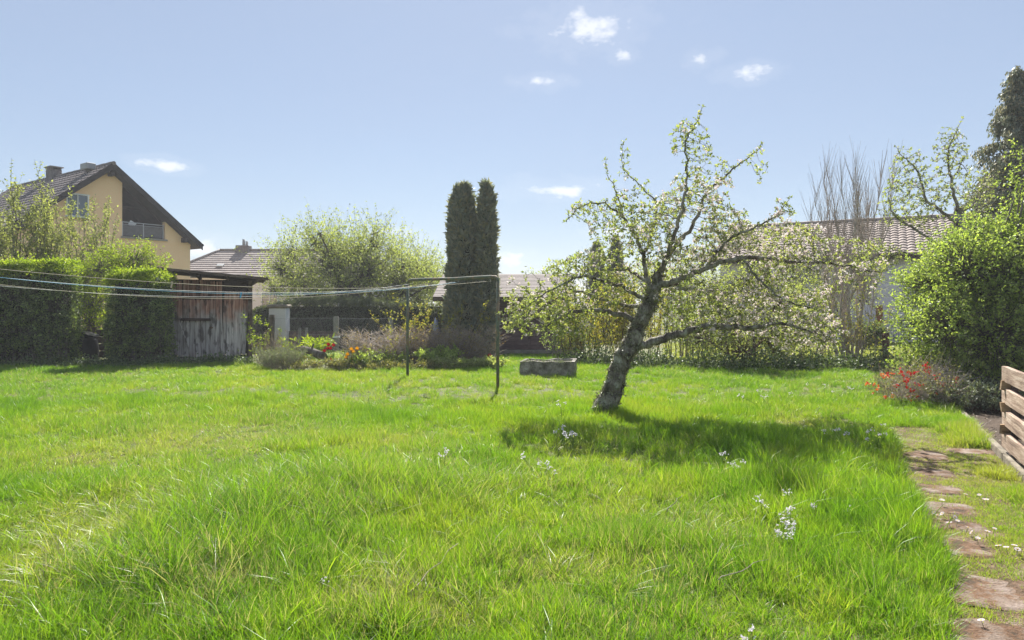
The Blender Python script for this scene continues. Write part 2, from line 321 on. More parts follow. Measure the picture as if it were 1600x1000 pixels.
M['plaster_white'] = surf_mat('white_plaster', [(.3, (.66, .65, .66)), (.7, (.82, .81, .82))], .8, bump=.15, fine=40, spec=.1)
M['plaster_grey'] = surf_mat('lilac_grey_plaster', [(.3, (.74, .68, .73)), (.7, (.86, .80, .84))], .5, bump=.15, fine=30, spec=.1)
M['tile_dark'] = surf_mat('dark_roof_tiles', [(.3, (.12, .10, .098)), (.6, (.20, .17, .165)), (.8, (.28, .245, .235))], 2.2, bump=.3, fine=16)
M['tile_grey'] = surf_mat('grey_roof_tiles', [(.3, (.20, .17, .16)), (.6, (.29, .255, .24)), (.8, (.38, .34, .32))], 2.0, bump=.3, fine=16)
M['tile_red'] = surf_mat('faded_red_tiles', [(.3, (.21, .165, .145)), (.55, (.30, .245, .215)), (.75, (.40, .34, .31))], 2.5, bump=.3, fine=14)
M['shingle'] = surf_mat('pale_shingles', [(.3, (.14, .12, .11)), (.6, (.21, .18, .17)), (.8, (.28, .25, .24))], 3, bump=.4, fine=18)
M['verge'] = surf_mat('dark_verge_boards', [(.3, (.028, .022, .026)), (.7, (.055, .045, .05))], 4, bump=.2)
M['metal_post'] = surf_mat('rusty_green_pipe', [(.36, (.07, .09, .07)), (.5, (.13, .155, .115)), (.58, (.21, .14, .085)), (.72, (.28, .24, .19))], 9, stretch=(1, 1, 3), bump=.5, fine=60, rough=.65, bdist=.005)
M['galv'] = flat_mat('galvanised_wire', (.33, .34, .34), .6, .3)
M['rail'] = flat_mat('grey_railing', (.45, .45, .46), .4, .5)
M['glass'] = flat_mat('window_glass', (.10, .13, .16), .06, 0, .9)
M['white_paint'] = flat_mat('white_paint', (.8, .8, .8), .5)
M['panel_grey'] = surf_mat('grey_balcony_panel', [(.3, (.13, .12, .13)), (.7, (.19, .18, .19))], 6, bump=.1)
M['cord_blue'] = flat_mat('blue_cord', (.16, .42, .62), .6)
M['cord_white'] = flat_mat('white_cord', (.78, .78, .76), .6)
M['cord_beige'] = flat_mat('beige_cord', (.58, .5, .38), .7)
M['peg_blue'] = flat_mat('blue_plastic', (.03, .35, .6), .4)
M['peg_wood'] = flat_mat('pale_wood_peg', (.62, .5, .36), .7)
M['black_plastic'] = surf_mat('black_plastic', [(.3, (.012, .012, .016)), (.7, (.03, .028, .034))], 6, bump=.1, rough=.5)
M['rust_red'] = surf_mat('rust_red_paint', [(.3, (.22, .065, .03)), (.7, (.36, .13, .06))], 9, bump=.4)
M['sack'] = surf_mat('pale_blue_sack', [(.3, (.30, .33, .48)), (.7, (.48, .5, .62))], 9, bump=.3)
M['brick'] = surf_mat('chimney_sheet', [(.3, (.10, .09, .09)), (.7, (.20, .18, .18))], 5, bump=.3)

# ------------------------------------------------------------------ ground
U = np.array([-.447, -.894]); Vn = np.array([.894, -.447]); EP = np.array([6.24, 9.45])   # direction of path, its right-hand side, a point on the edging
def sdist(x, y): return (x - EP[0]) * Vn[0] + (y - EP[1]) * Vn[1]                           # metres to the right of the edging
def along(s, t): return EP + U * t + Vn * s                                              # t metres towards the viewer
def build_ground():
    xs = np.concatenate([-np.geomspace(500, 16, 16), np.linspace(-14, 12, 105), np.geomspace(14, 500, 16)])
    ys = np.concatenate([-np.geomspace(120, 4, 8), np.linspace(-2, 22, 97), np.geomspace(24, 700, 20)])
    X, Y = np.meshgrid(xs, ys); Z = gz(X, Y)
    V = np.stack([X, Y, Z], -1).reshape(-1, 3); nx = len(xs); ny = len(ys)
    i = np.arange(ny - 1)[:, None] * nx + np.arange(nx - 1)[None]
    Q = np.stack([i, i + 1, i + nx + 1, i + nx], -1).reshape(-1, 4)
    tag(link('ground', npmesh('ground', V, Q, M['ground'], True)), 'green mossy soil under the garden and beyond', None, None, 'structure')
build_ground()
def strip(name, mat, s0, s1, t0, t1, n, lift, wob=.0, label=None):
    V = []; F_ = []
    k = 6
    for i in range(n + 1):
        t = t0 + (t1 - t0) * i / n
        for j in range(k + 1):
            e = (wob * mnoise.noise((t * 1.3, j * 9.1, s0 * 3)) if j in (0, k) else 0)
            p = along(s0 + (s1 - s0) * j / k + e, t); V.append((p[0], p[1], float(gz(p[0], p[1])) + lift))
    for i in range(n):
        for j in range(k):
            a = i * (k + 1) + j; F_.append((a, a + k + 1, a + k + 2, a + 1))
    me = polymesh(name, V, F_, mat, True); bm = bmesh.new(); bm.from_mesh(me); bmesh.ops.recalc_face_normals(bm, faces=bm.faces[:])
    if sum(f.normal.z for f in bm.faces) < 0: bmesh.ops.reverse_faces(bm, faces=bm.faces[:])
    bm.to_mesh(me); bm.free()
    o = link(name, me); tag(o, label, None, None, 'structure'); return o
path = strip('garden_path', M['path_soil'], -1.0, -.02, 1.2, 9.5, 40, .006, .12, 'worn soil path with sunken slabs along the edging')
bed = strip('shrub_bed', M['soil'], .05, 3.4, -5.5, 8.5, 30, .006, .0, 'dark bare soil bed under the big bush and compost bin')
SLABS = [(1448, 706, .20, .24), (1458, 735, .20, .20), (1466, 764, .20, .18), (1478, 796, .23, .17), (1492, 824, .24, .14), (1500, 857, .27, .19), (1536, 922, .29, .25), (1572, 1000, .29, .22), (1512, 700, .24, .16), (1600, 1080, .3, .25)]
def build_slabs():
    # irregular sunken slabs: (t towards viewer from edging point, s, half length, half width)
    for k, (px, py, hw, hl) in enumerate(SLABS):
        c = gp(px, py); r = random.Random(k); n = 18; V = []; ring = []
        for i in range(n):
            a = i * 2 * math.pi / n; ca, sa = math.cos(a), math.sin(a)
            sx = math.copysign(abs(ca) ** .55, ca) * hw * r.uniform(.82, 1.08); sy = math.copysign(abs(sa) ** .55, sa) * hl * r.uniform(.82, 1.08)
            p = (Vn[0] * sx + U[0] * sy, Vn[1] * sx + U[1] * sy); ring.append(p)
        V = [(x, y, -.03) for x, y in ring] + [(x * .98, y * .98, .005) for x, y in ring] + [(x * .84, y * .84, .011 + r.uniform(-.004, .004)) for x, y in ring] + [(0, 0, .010)]
        F_ = [(i, (i + 1) % n, (i + 1) % n + n, i + n) for i in range(n)] + [(i + n, (i + 1) % n + n, (i + 1) % n + 2 * n, i + 2 * n) for i in range(n)] + [(i + 2 * n, (i + 1) % n + 2 * n, 3 * n) for i in range(n)]
        link('slab', polymesh('slab', V, F_, M['slab']), None, path, (c.x, c.y, float(gz(c.x, c.y)) + .004), (r.uniform(-.03, .03), r.uniform(-.03, .03), 0))
build_slabs()
def build_edging():
    root = empty('bed_edging', (EP[0], EP[1], 0)); tag(root, 'narrow row of pale concrete edging stones between path and soil bed', 'edging')
    for i in range(9):
        t = -1.1 + i * 1.0 + random.uniform(-.01, .01); p = along(.015, t + .49)
        board('edging_stone', M['edging'], (p[0] - EP[0], p[1] - EP[1], -.045 + random.uniform(-.012, .012)), (.065, .975, .17), root, (random.uniform(-.015, .015), random.uniform(-.03, .03), math.atan2(U[1], U[0]) - math.pi / 2), .06, i % 3)
build_edging()

# ------------------------------------------------------------------ buildings
def roof_surface(name, e0, e1, r1, r0, rows, cols, amp, step, mat, k=4):
    """tiled roof plane: courses stepped over each other, rolls of height amp across; e = eave, r = ridge"""
    e0, e1, r1, r0 = [np.array(p, float) for p in (e0, e1, r1, r0)]
    nrm = np.cross(e1 - e0, r0 - e0); nrm /= np.linalg.norm(nrm)
    if nrm[2] < 0: nrm = -nrm
    m = max(1, cols * k) if amp else cols; a = np.arange(m + 1) / m
    wave = amp * (np.abs(np.sin(a * math.pi * cols))) if amp else np.zeros(m + 1)
    V = []
    for i in range(rows):
        for f, up in ((i / rows, step), ((i + 1) / rows, .0)):
            L_ = e0 + (r0 - e0) * f; R_ = e1 + (r1 - e1) * f
            V.append(L_[None] + (R_ - L_)[None] * a[:, None] + nrm[None] * (up + wave)[:, None])
    V = np.concatenate(V); w = m + 1; i = np.arange(2 * rows - 1)[:, None] * w + np.arange(m)[None]
    Q = np.stack([i, i + 1, i + w + 1, i + w], -1).reshape(-1, 4)
    return npmesh(name, V, Q, mat)
def slab_mesh(name, pts, th, mat):
    """four corners of a sloped plate and its thickness straight down"""
    V = [tuple(p) for p in pts] + [(p[0], p[1], p[2] - th) for p in pts]
    me = polymesh(name, V, [(0, 1, 2, 3), (7, 6, 5, 4), (0, 4, 5, 1), (1, 5, 6, 2), (2, 6, 7, 3), (3, 7, 4, 0)], mat)
    bm = bmesh.new(); bm.from_mesh(me); bmesh.ops.recalc_face_normals(bm, faces=bm.faces[:]); bm.to_mesh(me); bm.free(); return me
def window(parent, x, z, w, h, y=0.0, rz=0.0):
    f = link('window', prism_mesh('window', [(-w / 2, -h / 2), (w / 2, -h / 2), (w / 2, h / 2), (-w / 2, h / 2)], .03, M['glass']), None, parent, (x, y - .033, z), (0, 0, rz))
    for dx, dz, a, b in ((0, h / 2, w + .12, .07), (0, -h / 2, w + .12, .07), (-w / 2, 0, .07, h), (w / 2, 0, .07, h), (0, 0, .05, h)):
        board('frame', M['white_paint'], (dx, -.015, dz), (a, .07, b), f, bev=.06)
    board('sill', M['post_concrete'], (0, -.05, -h / 2 - .06), (w + .2, .16, .05), f)
    return f
def yellow_house():
    h = empty('gabled_house', (-21.41, 36.285, 0), R(55.2))
    tag(h, 'apricot yellow house with dark gabled roof and a recessed attic balcony', 'house')
    W = M['plaster_yellow']; rz, k, th = 8.97, .797, .35; wt = rz - th
    yb = 12.0
    link('wall', prism_mesh('wall', [(-4.5, 0), (.67, 0), (.67, wt - .67 * k), (0, wt), (-4.5, wt - 4.5 * k)], .3, W), None, h)
    link('wall', prism_mesh('wall', [(.67, 0), (4.5, 0), (4.5, wt - 4.5 * k), (3.02, wt - 3.02 * k), (3.02, 5.2), (.67, 5.2)], .3, W), None, h)
    link('wall', box_mesh('wall', (-4.5, .3, 0), (-4.2, yb, wt - 4.5 * k), W), None, h)
    link('wall', box_mesh('wall', (4.2, .3, 0), (4.5, yb, wt - 4.5 * k), W), None, h)
    link('wall', prism_mesh('wall', [(-4.5, 0), (4.5, 0), (4.5, wt - 4.5 * k), (0, wt), (-4.5, wt - 4.5 * k)], .3, W), None, h, (0, yb, 0))
    # recessed balcony
    b = link('balcony', box_mesh('balcony', (.4, .3, 5.0), (3.3, 2.4, 5.2), M['post_concrete']), None, h)
    tag(b, 'dark recessed balcony under the roof slope')
    link('balcony_back_wall', prism_mesh('back', [(.4, 5.2), (3.3, 5.2), (3.3, wt - 3.3 * k), (.4, wt - .4 * k)], .1, M['dark_wood']), None, b, (0, 2.3, 0))
    link('balcony_side_wall', prism_mesh('side', [(.55, 5.2), (.67, 5.2), (.67, wt - .67 * k), (.55, wt - .55 * k)], 2.0, M['dark_wood']), None, b, (0, .3, 0))
    link('balcony_side_wall', prism_mesh('side', [(3.02, 5.2), (3.14, 5.2), (3.14, wt - 3.14 * k), (3.02, wt - 3.02 * k)], 2.0, M['dark_wood']), None, b, (0, .3, 0))
    link('balcony_ceiling', slab_mesh('ceil', [(.6, .31, wt - .6 * k - .01), (3.1, .31, wt - 3.1 * k - .01), (3.1, 2.3, wt - 3.1 * k - .01), (.6, 2.3, wt - .6 * k - .01)], .06, M['dark_wood']), None, b)
    board('ceiling_beam', M['dark_wood'], (1.85, 1.0, 6.9), (2.3, .12, .16), b)
    board('balcony_door', M['panel_grey'], (1.05, 2.24, 6.1), (.6, .06, 1.75), b); board('door_frame', M['white_paint'], (.85, 2.2, 6.05), (.05, .05, 1.6), b)
    board('lamp', M['white_paint'], (2.45, 2.2, 6.2), (.1, .08, .1), b, bev=.2)
    board('laundry_cloth', M['white_paint'], (1.35, .32, 5.95), (.35, .02, .28), b, (0, .5, 0))
    board('ledge', M['post_concrete'], (1.85, .08, 5.16), (2.5, .42, .1), b)
    board('railing_panel', M['panel_grey'], (1.83, .12, 5.56), (2.2, .02, .58), b)
    for x in (.72, 1.85, 2.95): board('railing_post', M['rail'], (x, .10, 5.6), (.04, .04, .8), b)
    board('railing_bar', M['rail'], (1.84, .10, 6.0), (2.3, .045, .04), b); board('railing_bar', M['rail'], (1.84, .10, 5.88), (2.3, .03, .025), b)
    # roof
    for s in (-1, 1):
        ex = 4.93 * s; ez = rz - 4.93 * k
        rf = link('roof', roof_surface('roof', (ex, -.5, ez), (ex, yb + .8, ez), (0, yb + .8, rz), (0, -.5, rz), 17, 40, .03, .035, M['tile_dark']), None, h)
        link('roof_deck', slab_mesh('deck', [(ex * 1.0, -.46, ez - .03), (ex, yb + .76, ez - .03), (0, yb + .76, rz - .03), (0, -.46, rz - .03)], .22, M['verge']), None, rf)
        link('verge_board', slab_mesh('verge', [(ex * 1.01, -.53, ez + .03), (ex * 1.01, -.47, ez + .03), (0, -.47, rz + .05), (0, -.53, rz + .05)], .36, M['verge']), None, rf)
        link('gutter', tube_mesh('gutter', [(ex + .07 * s, -.5, ez - .04), (ex + .07 * s, yb + .7, ez - .04)], .07, 8, M['verge']), None, rf)
    link('ridge_tiles', tube_mesh('ridge', [(0, -.55 + i * .4, rz + .0 + .015 * (i % 2)) for i in range(34)], .11, 8, M['tile_dark']), None, h)
    c = link('chimney', box_mesh('chimney', (-.28, 6.3, 8.3), (.28, 7.1, 9.42), M['brick'], .03), None, h); board('chimney_cap', M['post_concrete'], (0, 6.7, 9.56), (.72, .95, .05), c, bev=.02)
    for q in (-.3, .3): board('cap_leg', M['brick'], (q * .8, 6.7, 9.475), (.06, .7, .12), c)
    link('skylight', box_mesh('skylight', (-.7, .9, 8.75), (-.25, 1.7, 9.08), M['galv'], .02), None, h)
    for x, y in ((4.05, 5.12), (-4.05, 5.12)): board('purlin_end', M['verge'], (x, -.2, y + .12), (.2, .45, .28), h)
    board('purlin_end', M['verge'], (0, -.22, 8.42), (.18, .4, .2), h)
    board('string_course', M['plaster_yellow'], (3.8, -.004, 5.0), (1.4, .02, .04), h)
    window(h, -1.55, 6.6, 1.0, 1.15); window(h, -1.7, 3.1, 1.1, 1.2); window(h, -3.2, 3.1, 1.0, 1.2); window(h, 2.2, 2.6, 1.2, 1.2)
yellow_house()
def grey_house():
    h = empty('hipped_house', (-18.2, 55, 0)); tag(h, 'low white house with grey hipped roof behind the wooden shed', 'house')
    rl, rr, rzz, el, er, d, ez = -5.3, 6.5, 5.85, -8.4, 9.6, 4.2, 3.55
    link('wall', box_mesh('wall', (el + .5, -d + .5, 0), (er - .5, d - .5, ez - .05), M['plaster_white']), None, h)
    rf = link('roof', roof_surface('roof', (el, -d, ez), (er, -d, ez), (rr, 0, rzz), (rl, 0, rzz), 13, 1, 0, .05, M['tile_grey']), None, h)
    for pts, m in (([(er, d, ez), (el, d, ez), (rl, 0, rzz), (rr, 0, rzz)], 13), ([(el, d, ez), (el, -d, ez), (rl, 0, rzz - .01), (rl, 0, rzz)], 13), ([(er, -d, ez), (er, d, ez), (rr, 0, rzz), (rr, 0, rzz - .01)], 13)):
        link('roof_plane', roof_surface('roof', *pts, m, 1, 0, .05, M['tile_grey']), None, rf)
    for a, b in (((el, -d, ez), (rl, 0, rzz)), ((rl, 0, rzz), (rr, 0, rzz)), ((er, -d, ez), (rr, 0, rzz))): link('hip_tiles', tube_mesh('hip', [np.array(a) + (np.array(b) - np.array(a)) * t + np.array([0, 0, .06]) for t in np.linspace(0, 1, 12)], .1, 6, M['tile_grey']), None, rf)
    c = link('chimney', box_mesh('chimney', (-3.9, -.45, 5.2), (-2.9, .4, 6.25), M['brick'], .03), None, h); link('flue_pipe', tube_mesh('flue', [(-3.4, 0, 6.2), (-3.4, 0, 6.75)], .12, 8, M['galv']), None, c)
    link('flue_pipe', tube_mesh('flue', [(-3.15, 0, 6.2), (-3.15, 0, 6.6)], .1, 8, M['galv']), None, c)
    board('roof_hatch', M['galv'], (-4.2, -2.6, 4.52), (.5, .4, .1), rf, (R(28.7), 0, 0))
    window(h, -4, 1.8, 1.2, 1.2, -d + .5); window(h, 0, 1.8, 1.2, 1.2, -d + .5)
grey_house()
def red_house():
    rot = math.atan2(-.482, .876)
    h = empty('tiled_house', (12.5, 34.2, 0), rot); tag(h, 'long lilac grey building with faded red pantile roof behind the apple tree', 'house')
    x0, x1, rzz, ez, d = -1.6, 15.0, 5.4, 3.55, 4.4
    link('wall', box_mesh('wall', (x0 + .4, -3.9, 0), (x1 - .4, 3.9, ez - .02), M['plaster_grey']), None, h)
    rf = link('roof', roof_surface('roof', (x0, -d, ez), (x1, -d, ez), (x1, 0, rzz), (x0, 0, rzz), 14, 55, .05, .04, M['tile_red']), None, h)
    link('roof_plane', roof_surface('roof', (x1, d, ez), (x0, d, ez), (x0, 0, rzz), (x1, 0, rzz), 14, 55, .05, .04, M['tile_red']), None, rf)
    link('roof_deck', slab_mesh('deck', [(x0 + .05, -d + .05, ez - .04), (x1 - .05, -d + .05, ez - .04), (x1 - .05, 0, rzz - .04), (x0 + .05, 0, rzz - .04)], .15, M['roof_wood']), None, rf)
    link('roof_deck', slab_mesh('deck', [(x0 + .05, d - .05, ez - .04), (x1 - .05, d - .05, ez - .04), (x1 - .05, 0, rzz - .04), (x0 + .05, 0, rzz - .04)], .15, M['roof_wood']), None, rf)
    link('ridge_tiles', tube_mesh('ridge', [(x0 + i * .42, 0, rzz + .04 + .015 * (i % 2)) for i in range(40)], .12, 8, M['tile_red']), None, rf)
    link('gable', prism_mesh('gable', [(-3.9, ez - .02), (3.9, ez - .02), (0, rzz - .2)], .3, M['plaster_grey']), None, h, (x0 + .7, 0, 0), (0, 0, R(90)))
    link('gutter', tube_mesh('gutter', [(x0, -d - .06, ez), (x1, -d - .06, ez)], .07, 8, M['bark_brown']), None, h)
    for x in (.6, 12.6): window(h, x, 2.0, 1.2, 1.2, -3.9)
red_house()
def garage():
    h = empty('timber_garage', (0, 21.5, 0)); tag(h, 'low plum brown timber garage with pale shingle roof behind the thuja', 'garage')
    x0, x1, ez, d = -2.15, 1.62, 1.72, 5.6
    link('wall', box_mesh('wall', (x0, .06, .1), (x1, d, ez), M['garage_wood']), None, h)
    link('plinth', box_mesh('plinth', (x0 - .05, -.06, -.05), (x1 + .25, d, .11), M['post_concrete'], .01), None, h)
    z = .13; i = 0
    while z < ez - .06:
        hh = .125; board('plank', M['garage_wood'], ((x0 + x1) / 2, .03, z + hh / 2), (x1 - x0, .035, hh - .008), h, (random.uniform(-.02, .02), 0, 0), .02, i % 3); z += hh; i += 1
    for x in (x0 + .02, .55, x1 - .02): board('door_post', M['garage_wood'], (x, -.01, ez / 2 + .05), (.09, .05, ez - .1), h, bev=.05)
    board('door_post', M['roof_wood'], (x1 + .14, 0, ez / 2), (.1, .12, ez), h)
    rf = link('roof', roof_surface('roof', (x0 - .3, -.4, ez + .05), (x1 + .4, -.4, ez + .05), (x1 + .4, 2.9, 2.62), (x0 - .3, 2.9, 2.62), 16, 1, 0, .012, M['shingle']), None, h)
    link('roof_plane', roof_surface('roof', (x1 + .4, 6.2, ez + .05), (x0 - .3, 6.2, ez + .05), (x0 - .3, 2.9, 2.62), (x1 + .4, 2.9, 2.62), 16, 1, 0, .012, M['shingle']), None, rf)
    link('roof_deck', slab_mesh('deck', [(x0 - .28, -.38, ez + .03), (x1 + .38, -.38, ez + .03), (x1 + .38, 2.9, 2.59), (x0 - .28, 2.9, 2.59)], .1, M['dark_wood']), None, rf)
    link('fascia', box_mesh('fascia', (x0 - .3, -.44, ez - .09), (x1 + .4, -.405, ez + .06), M['roof_wood'], .005), None, rf)
    p = board('garden_post', M['post_concrete'], (-.78, 20.4, .45), (.09, .09, .95)); tag(p, 'short pale concrete post in front of the timber garage', 'post')
garage()
def shed():
    Y = 18.8; x0, x1 = -9.65, -7.1
    h = empty('garden_shed', ((x0 + x1) / 2, Y, 0), R(23)); h.scale = (.93, 1, 1); tag(h, 'weathered wooden tool shed with sloping plank roof between hedge and fence', 'shed')
    cx = (x0 + x1) / 2
    def P(px, py, Yo=0): v = at(px, py, Y + Yo); return v.x - cx, v.z
    # boards of the front: (left px, right px, top row, lean, depth offset)
    rows = []
    xx = 258.0
    while xx < 286: w = random.uniform(7, 10.5); rows.append((xx, min(xx + w, 287), 440, random.uniform(-.01, .012), random.uniform(-.008, .008))); xx += w
    xx = 328.0
    while xx < 345: w = random.uniform(6, 9.5); rows.append((xx, min(xx + w, 347), 440, random.uniform(-.01, .01), random.uniform(-.008, .008))); xx += w
    xx = 347.5
    while xx < 381: w = random.uniform(7, 10); rows.append((xx, xx + w, 452, .035 + random.uniform(0, .03), .07 + random.uniform(-.008, .008))); xx += w * .98
    for i, (a, b, t, lean, dy) in enumerate(rows):
        xa, zt = P(a, t); xb, _ = P(b, t); z0 = random.uniform(.06, .14)
        board('plank', M['shed_wood'], ((xa + xb) / 2, dy, (zt + z0) / 2), (xb - xa - .008, .025, zt - z0), h, (random.uniform(-.006, .006), lean, 0), .06, i % 4)
    # door, its boards in an upper and a lower part
    xx = 287.5; i = 0
    door = empty('door'); door.parent = h
    while xx < 326:
        w = random.uniform(7.5, 9.8); b = min(xx + w, 328)
        if 328 - b < 4: b = 328
        xa, zt = P(xx, 468); xb, zm = P(b, 499); _, z0 = P(b, 557)
        board('door_plank', M['shed_wood'], ((xa + xb) / 2, -.012 + random.uniform(-.006, .006), (zt + zm) / 2), (xb - xa - .01, .025, zt - zm), door, (0, random.uniform(-.008, .008), 0), .06, i % 4)
        board('door_plank', M['shed_wood'], ((xa + xb) / 2, -.006 + random.uniform(-.006, .006), (zm + z0) / 2 - .02), (xb - xa - .008, .025, zm - z0 - .03), door, (0, random.uniform(-.01, .01), 0), .06, (i + 1) % 4)
        xx = b; i += 1
        if b >= 327: break
    xa, z = P(286, 465); xb, _ = P(329, 465); board('lintel', M['dark_wood'], ((xa + xb) / 2, -.02, z), (xb - xa, .06, .07), door)
    xa, z = P(284, 499); xb, _ = P(329, 499); board('ledge', M['dark_wood'], ((xa + xb) / 2, -.04, z), (xb - xa, .09, .075), door, (0, .02, 0))
    board('latch', M['bark_brown'], (P(330, 512)[0], -.03, P(330, 512)[1]), (.1, .03, .04), door)
    xa, z0 = P(287, 468); xb, z1 = P(328, 440)
    for i in range(4): w = (xb - xa) / 4; board('plank', M['shed_wood'], (xa + w * (i + .5), .004, (z0 + z1) / 2 + .03), (w - .012, .025, z1 - z0 + .02), h, (0, random.uniform(-.01, .01), 0), .06, i)
    # leaning loose batten, corner post, frame, rear and side walls
    xa, za = P(281, 500); xb, zb = P(301, 560); link('loose_batten', tube_mesh('batten', [(xa, -.05, za), (xb, -.12, .05)], .018, 5, M['shed_wood']), None, h)
    xp, zt = P(391.5, 440); board('corner_post', M['roof_wood'], (xp, .02, zt / 2 + .03), (.115, .11, zt), h, bev=.05)
    xb0, zb0 = P(262, 437); board('wall_plate', M['dark_wood'], ((xb0 + xp) / 2, .05, 2.06), (xp - xb0, .05, .32), h)
    w0, w1 = x0 - cx + .02, xp - .02
    link('rear_wall', box_mesh('rear', (w0, 1.95, .02), (w1, 2.0, 2.25), M['dark_wood']), None, h)
    link('side_wall', box_mesh('side', (w0, .08, .02), (w0 + .04, 1.95, 2.2), M['dark_wood']), None, h)
    link('side_wall', box_mesh('side', (w1 - .02, .12, .02), (w1 + .02, 1.95, 2.1), M['shed_wood']), None, h)
    link('sill_beam', box_mesh('sill', (w0, -.02, -.02), (w1 + .08, .14, .07), M['post_concrete'], .01), None, h)
    # roof: boards on rafters, falling to the right, felt on top
    zl, zr = 2.47, 2.24; xl, xr = P(250, 0)[0] + .05, P(417, 0)[0]; yf, yb = -.62, 2.5
    sl_ = (zr - zl) / (xr - xl)
    zf = lambda x: zl + (x - xl) * sl_
    rf = empty('roof'); rf.parent = h
    n = 9
    for i in range(n):
        y = yf + (yb - yf) * (i + .5) / n; o = random.uniform(-.04, .05)
        board('roof_board', M['roof_wood'], ((xl + xr) / 2 + o, y, (zl + zr) / 2 + random.uniform(-.006, .006)), (xr - xl, (yb - yf) / n - .01, .035), rf, (random.uniform(-.02, .02), -math.atan(sl_), 0), .05, i % 3)
    for x in np.linspace(xl + .22, xr - .3, 4): board('rafter', M['roof_wood'], (x, (yf + yb) / 2 - .03, zf(x) - .075), (.07, yb - yf - .1, .1), rf, (0, -math.atan(sl_), 0), .06)
    link('felt', slab_mesh('felt', [(xl - .03, yf - .03, zl + .035), (xr + .02, yf - .02, zr + .03), (xr + .02, yb, zr + .03), (xl - .03, yb, zl + .035)], .012, M['felt']), None, rf)
    board('front_batten', M['roof_wood'], ((xl + xr) / 2, yf - .045, (zl + zr) / 2 + .0), (xr - xl, .03, .075), rf, (0, -math.atan(sl_), 0), .05)
shed()

# ------------------------------------------------------------------ fences, posts and small built things
def chain_fence():
    Y = 22.3; xa, xb = at(385, 0, Y).x, at(622, 0, Y).x; zt = 1.09
    h = empty('chain_link_fence', ((xa + xb) / 2, Y, 0)); tag(h, 'sagging wire mesh fence on concrete posts behind the tulips', 'fence')
    ox = (xa + xb) / 2
    for px, w, tilt, zz, m in ((424, .16, .03, 1.2, 'bark_grey'), (525, .16, .0, 1.15, 'post_concrete'), (611, .12, -.02, 1.12, 'post_concrete')):
        p = board('post', M[m], (at(px, 0, Y - .1).x - ox, -.08, zz / 2), (w, .12, zz), h, (0, tilt, 0), .07)
    board('bracket', M['white_paint'], (at(525, 0, Y - .2).x - ox, -.16, .48), (.24, .05, .05), h)
    n = int((xb - xa) / .075); P0 = []; P1 = []
    for i in range(-13, n):
        for s in (1, -1):
            x = xa + i * .075; a, b = x, x + zt * .9
            z0, z1 = (.05, zt) if s > 0 else (zt, .05)
            if a < xa: z0 += (z1 - z0) * (xa - a) / (b - a); a = xa
            if b > xb: z1 = z0 + (z1 - z0) * (xb - a) / (b - a); b = xb
            P0.append((a - ox, .006 * s, z0)); P1.append((b - ox, .006 * s, z1))
    V, Q = sticks(P0, P1, .0011, .0011, 3); tag(link('wire_mesh', npmesh('wire', V, Q, M['galv']), None, h), kind='stuff')
    for z in (zt, .55): link('tension_wire', tube_mesh('wire', [(xa - ox + (xb - xa) * t, 0, z - .02 * math.sin(t * math.pi * 2) ** 2) for t in np.linspace(0, 1, 20)], .003, 5, M['galv']), None, h)
chain_fence()
def low_fence():
    Y = 23.0; xa, xb = at(437, 0, Y).x, at(521, 0, Y).x
    h = empty('low_plank_fence', ((xa + xb) / 2, Y, 0)); tag(h, 'knee high dark plank fence behind the wire mesh', 'fence'); ox = (xa + xb) / 2
    n = 16
    for i in range(n):
        x = xa + (xb - xa) * (i + .5) / n; board('plank', M['garage_wood'], (x - ox, 0, .3), ((xb - xa) / n - .012, .03, .6 + random.uniform(-.01, .01)), h, (0, random.uniform(-.01, .01), 0), .06, i % 3)
    board('rail', M['garage_wood'], (0, .04, .45), (xb - xa, .04, .07), h); board('top_rail', M['roof_wood'], (0, 0, .62), (xb - xa + .05, .08, .03), h)
    for px in (469, 480): board('post', M['post_concrete'], (at(px, 0, Y).x - ox, -.06, .37), (.09, .08, .76), h, bev=.1)
low_fence()
def pillar():
    a, b = at(423, 0, 22.9).x, at(450, 0, 22.9).x
    h = empty('gate_pillar', ((a + b) / 2, 22.9, 0)); tag(h, 'white rendered pillar with a flat cap behind the wire fence', 'pillar')
    link('shaft', box_mesh('shaft', (-(b - a) / 2, -.2, 0), ((b - a) / 2, .2, 1.42), M['plaster_white'], .02), None, h)
    link('cap', box_mesh('cap', (-(b - a) / 2 - .06, -.26, 1.42), ((b - a) / 2 + .06, .26, 1.53), M['edging'], .03), None, h)
pillar()
